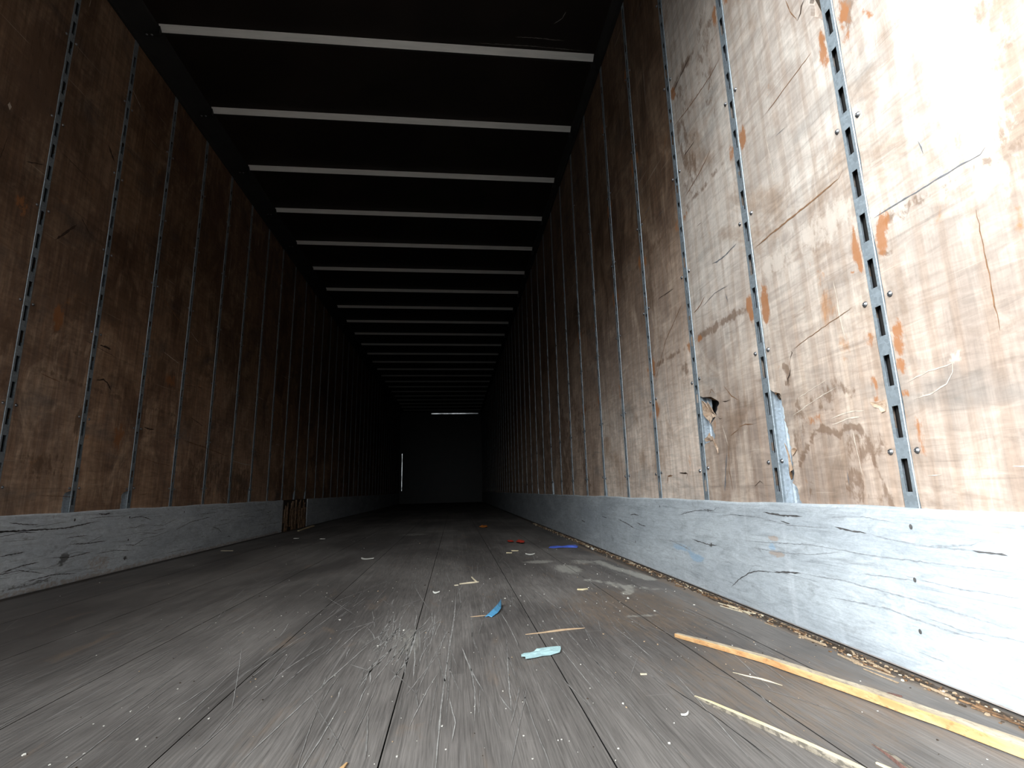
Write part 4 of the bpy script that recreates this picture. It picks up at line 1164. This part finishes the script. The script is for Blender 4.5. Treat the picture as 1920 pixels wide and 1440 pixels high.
mb.strip(rows, 0, closed=True); mb.cap(rows[0]); mb.cap(rows[-1])
tag(mb.build('plastic_scrap'), 'small folded bright blue scrap at the end of the short twig', 'plastic scrap')
scrap('plastic_strip', [(2.235, 3.235), (2.26, 3.215), (2.30, 3.215), (2.35, 3.212), (2.40, 3.195), (2.412, 3.22), (2.405, 3.262), (2.38, 3.268), (2.34, 3.252), (2.29, 3.252), (2.25, 3.262)], M['cobalt'],
      'cobalt blue plastic strip near the right baseboard', 'plastic scrap', 0.008, 0.003, seed=4)
scrap('plastic_scrap', [(2.078, 3.62), (2.098, 3.54), (2.120, 3.52), (2.134, 3.58), (2.128, 3.66), (2.105, 3.70), (2.09, 3.68)], M['red'],
      'crumpled red scrap farther up the right half of the floor', 'plastic scrap', 0.012, 0.003, seed=5)
scrap('plastic_scrap', [(2.030, 3.66), (2.052, 3.63), (2.070, 3.66), (2.066, 3.73), (2.048, 3.76), (2.03, 3.72)], M['red'],
      'fainter red fleck just left of the crumpled red scrap', 'plastic scrap', 0.008, 0.003, seed=6)
scrap('plastic_scrap', [(1.905, 5.22), (1.93, 5.16), (1.97, 5.12), (1.985, 5.20), (1.985, 5.34), (1.95, 5.30), (1.92, 5.30)], M['orangebit'],
      'orange scrap farthest up the floor, at the edge of the darkness', 'plastic scrap', 0.014, 0.003, seed=7)

# crumbs nobody could count
def crumb(mb, x, y, z, r, rnd, mi):
    n = 5
    T = [(x + r * rnd.uniform(.5, 1.1) * math.cos(math.tau * k / n), y + r * rnd.uniform(.6, 1.4) * math.sin(math.tau * k / n), z + r * rnd.uniform(.3, .7)) for k in range(n)]
    B = [(x + (t[0] - x) * 1.1, y + (t[1] - y) * 1.1, z) for t in T]
    mb.strip([B, T], mi, closed=True); mb.cap(T, mi)
rc = random.Random(77)
mb = MB(M['crumb'], M['crumbtan'], M['dirt'])
for i in range(620):
    q = rc.random()
    if q < 0.55: x, y = rc.uniform(1.0, 2.42), 0.66 + rc.random() ** 1.5 * 1.6
    elif q < 0.8: x, y = rc.uniform(0.1, 2.42), rc.uniform(0.9, 4.5)
    else: x, y = rc.uniform(2.1, 2.42), rc.uniform(0.66, 3.2)
    if 2.05 < x < 2.17 and y < 0.96: continue
    if y < 1.33 and abs(x - np.interp(y, [p[1] for p in cen[::-1]], [p[0] for p in cen[::-1]])) < 0.03: continue
    r = 0.0011 * math.exp(rc.gauss(0, .42)) * (1 + .10 * y)
    crumb(mb, x, y, 0.0002, r, rc, rc.choices((0, 1, 2), (.55, .28, .17))[0])
tag(mb.build('floor_crumbs'), 'tiny pale crumbs and specks of wood scattered all over the floor', 'crumbs', kind='stuff')
mb = MB(M['dirt'], M['crumbtan'], M['rawwood'], M['cream'])
for i in range(2600):
    y = 0.35 + rc.random() ** 1.35 * 5.2
    d = abs(rc.gauss(0, .016)) * (1.0 if y < 2.6 else 1.2)
    x = W - TB - 0.003 - d
    r = rc.uniform(.0009, .0034) * (1 + .15 * y)
    crumb(mb, x, y, 0.0002, r, rc, rc.choices((0, 1, 2, 3), (.42, .20, .33, .05))[0])
for i in range(150):
    y = 0.4 + rc.random() ** 1.2 * 4.5
    x = W - TB - 0.006 - abs(rc.gauss(0, .020))
    ln = rc.uniform(.015, .09); a = rc.gauss(0, .12); wd = rc.uniform(.001, .0032)
    h = rc.uniform(.001, .004)
    d = np.array([math.sin(a), math.cos(a)]); nn = np.array([-d[1], d[0]])
    p = np.array([x, y]); q = p + d * ln
    q[0] = min(q[0], W - TB - .004)
    B = [(*(p - nn * wd), .0004), (*(q - nn * wd * .3), .0004), (*(q + nn * wd * .3), .0004), (*(p + nn * wd), .0004)]
    T = [(b[0], b[1], b[2] + h) for b in B]
    mi = rc.choices((1, 2, 3, 0), (.30, .42, .08, .20))[0]
    mb.strip([B, T], mi, closed=True); mb.cap(T, mi)
tag(mb.build('debris_line'), 'line of brown dirt, crumbs and splinters packed along the foot of the right baseboard', 'debris', kind='stuff')
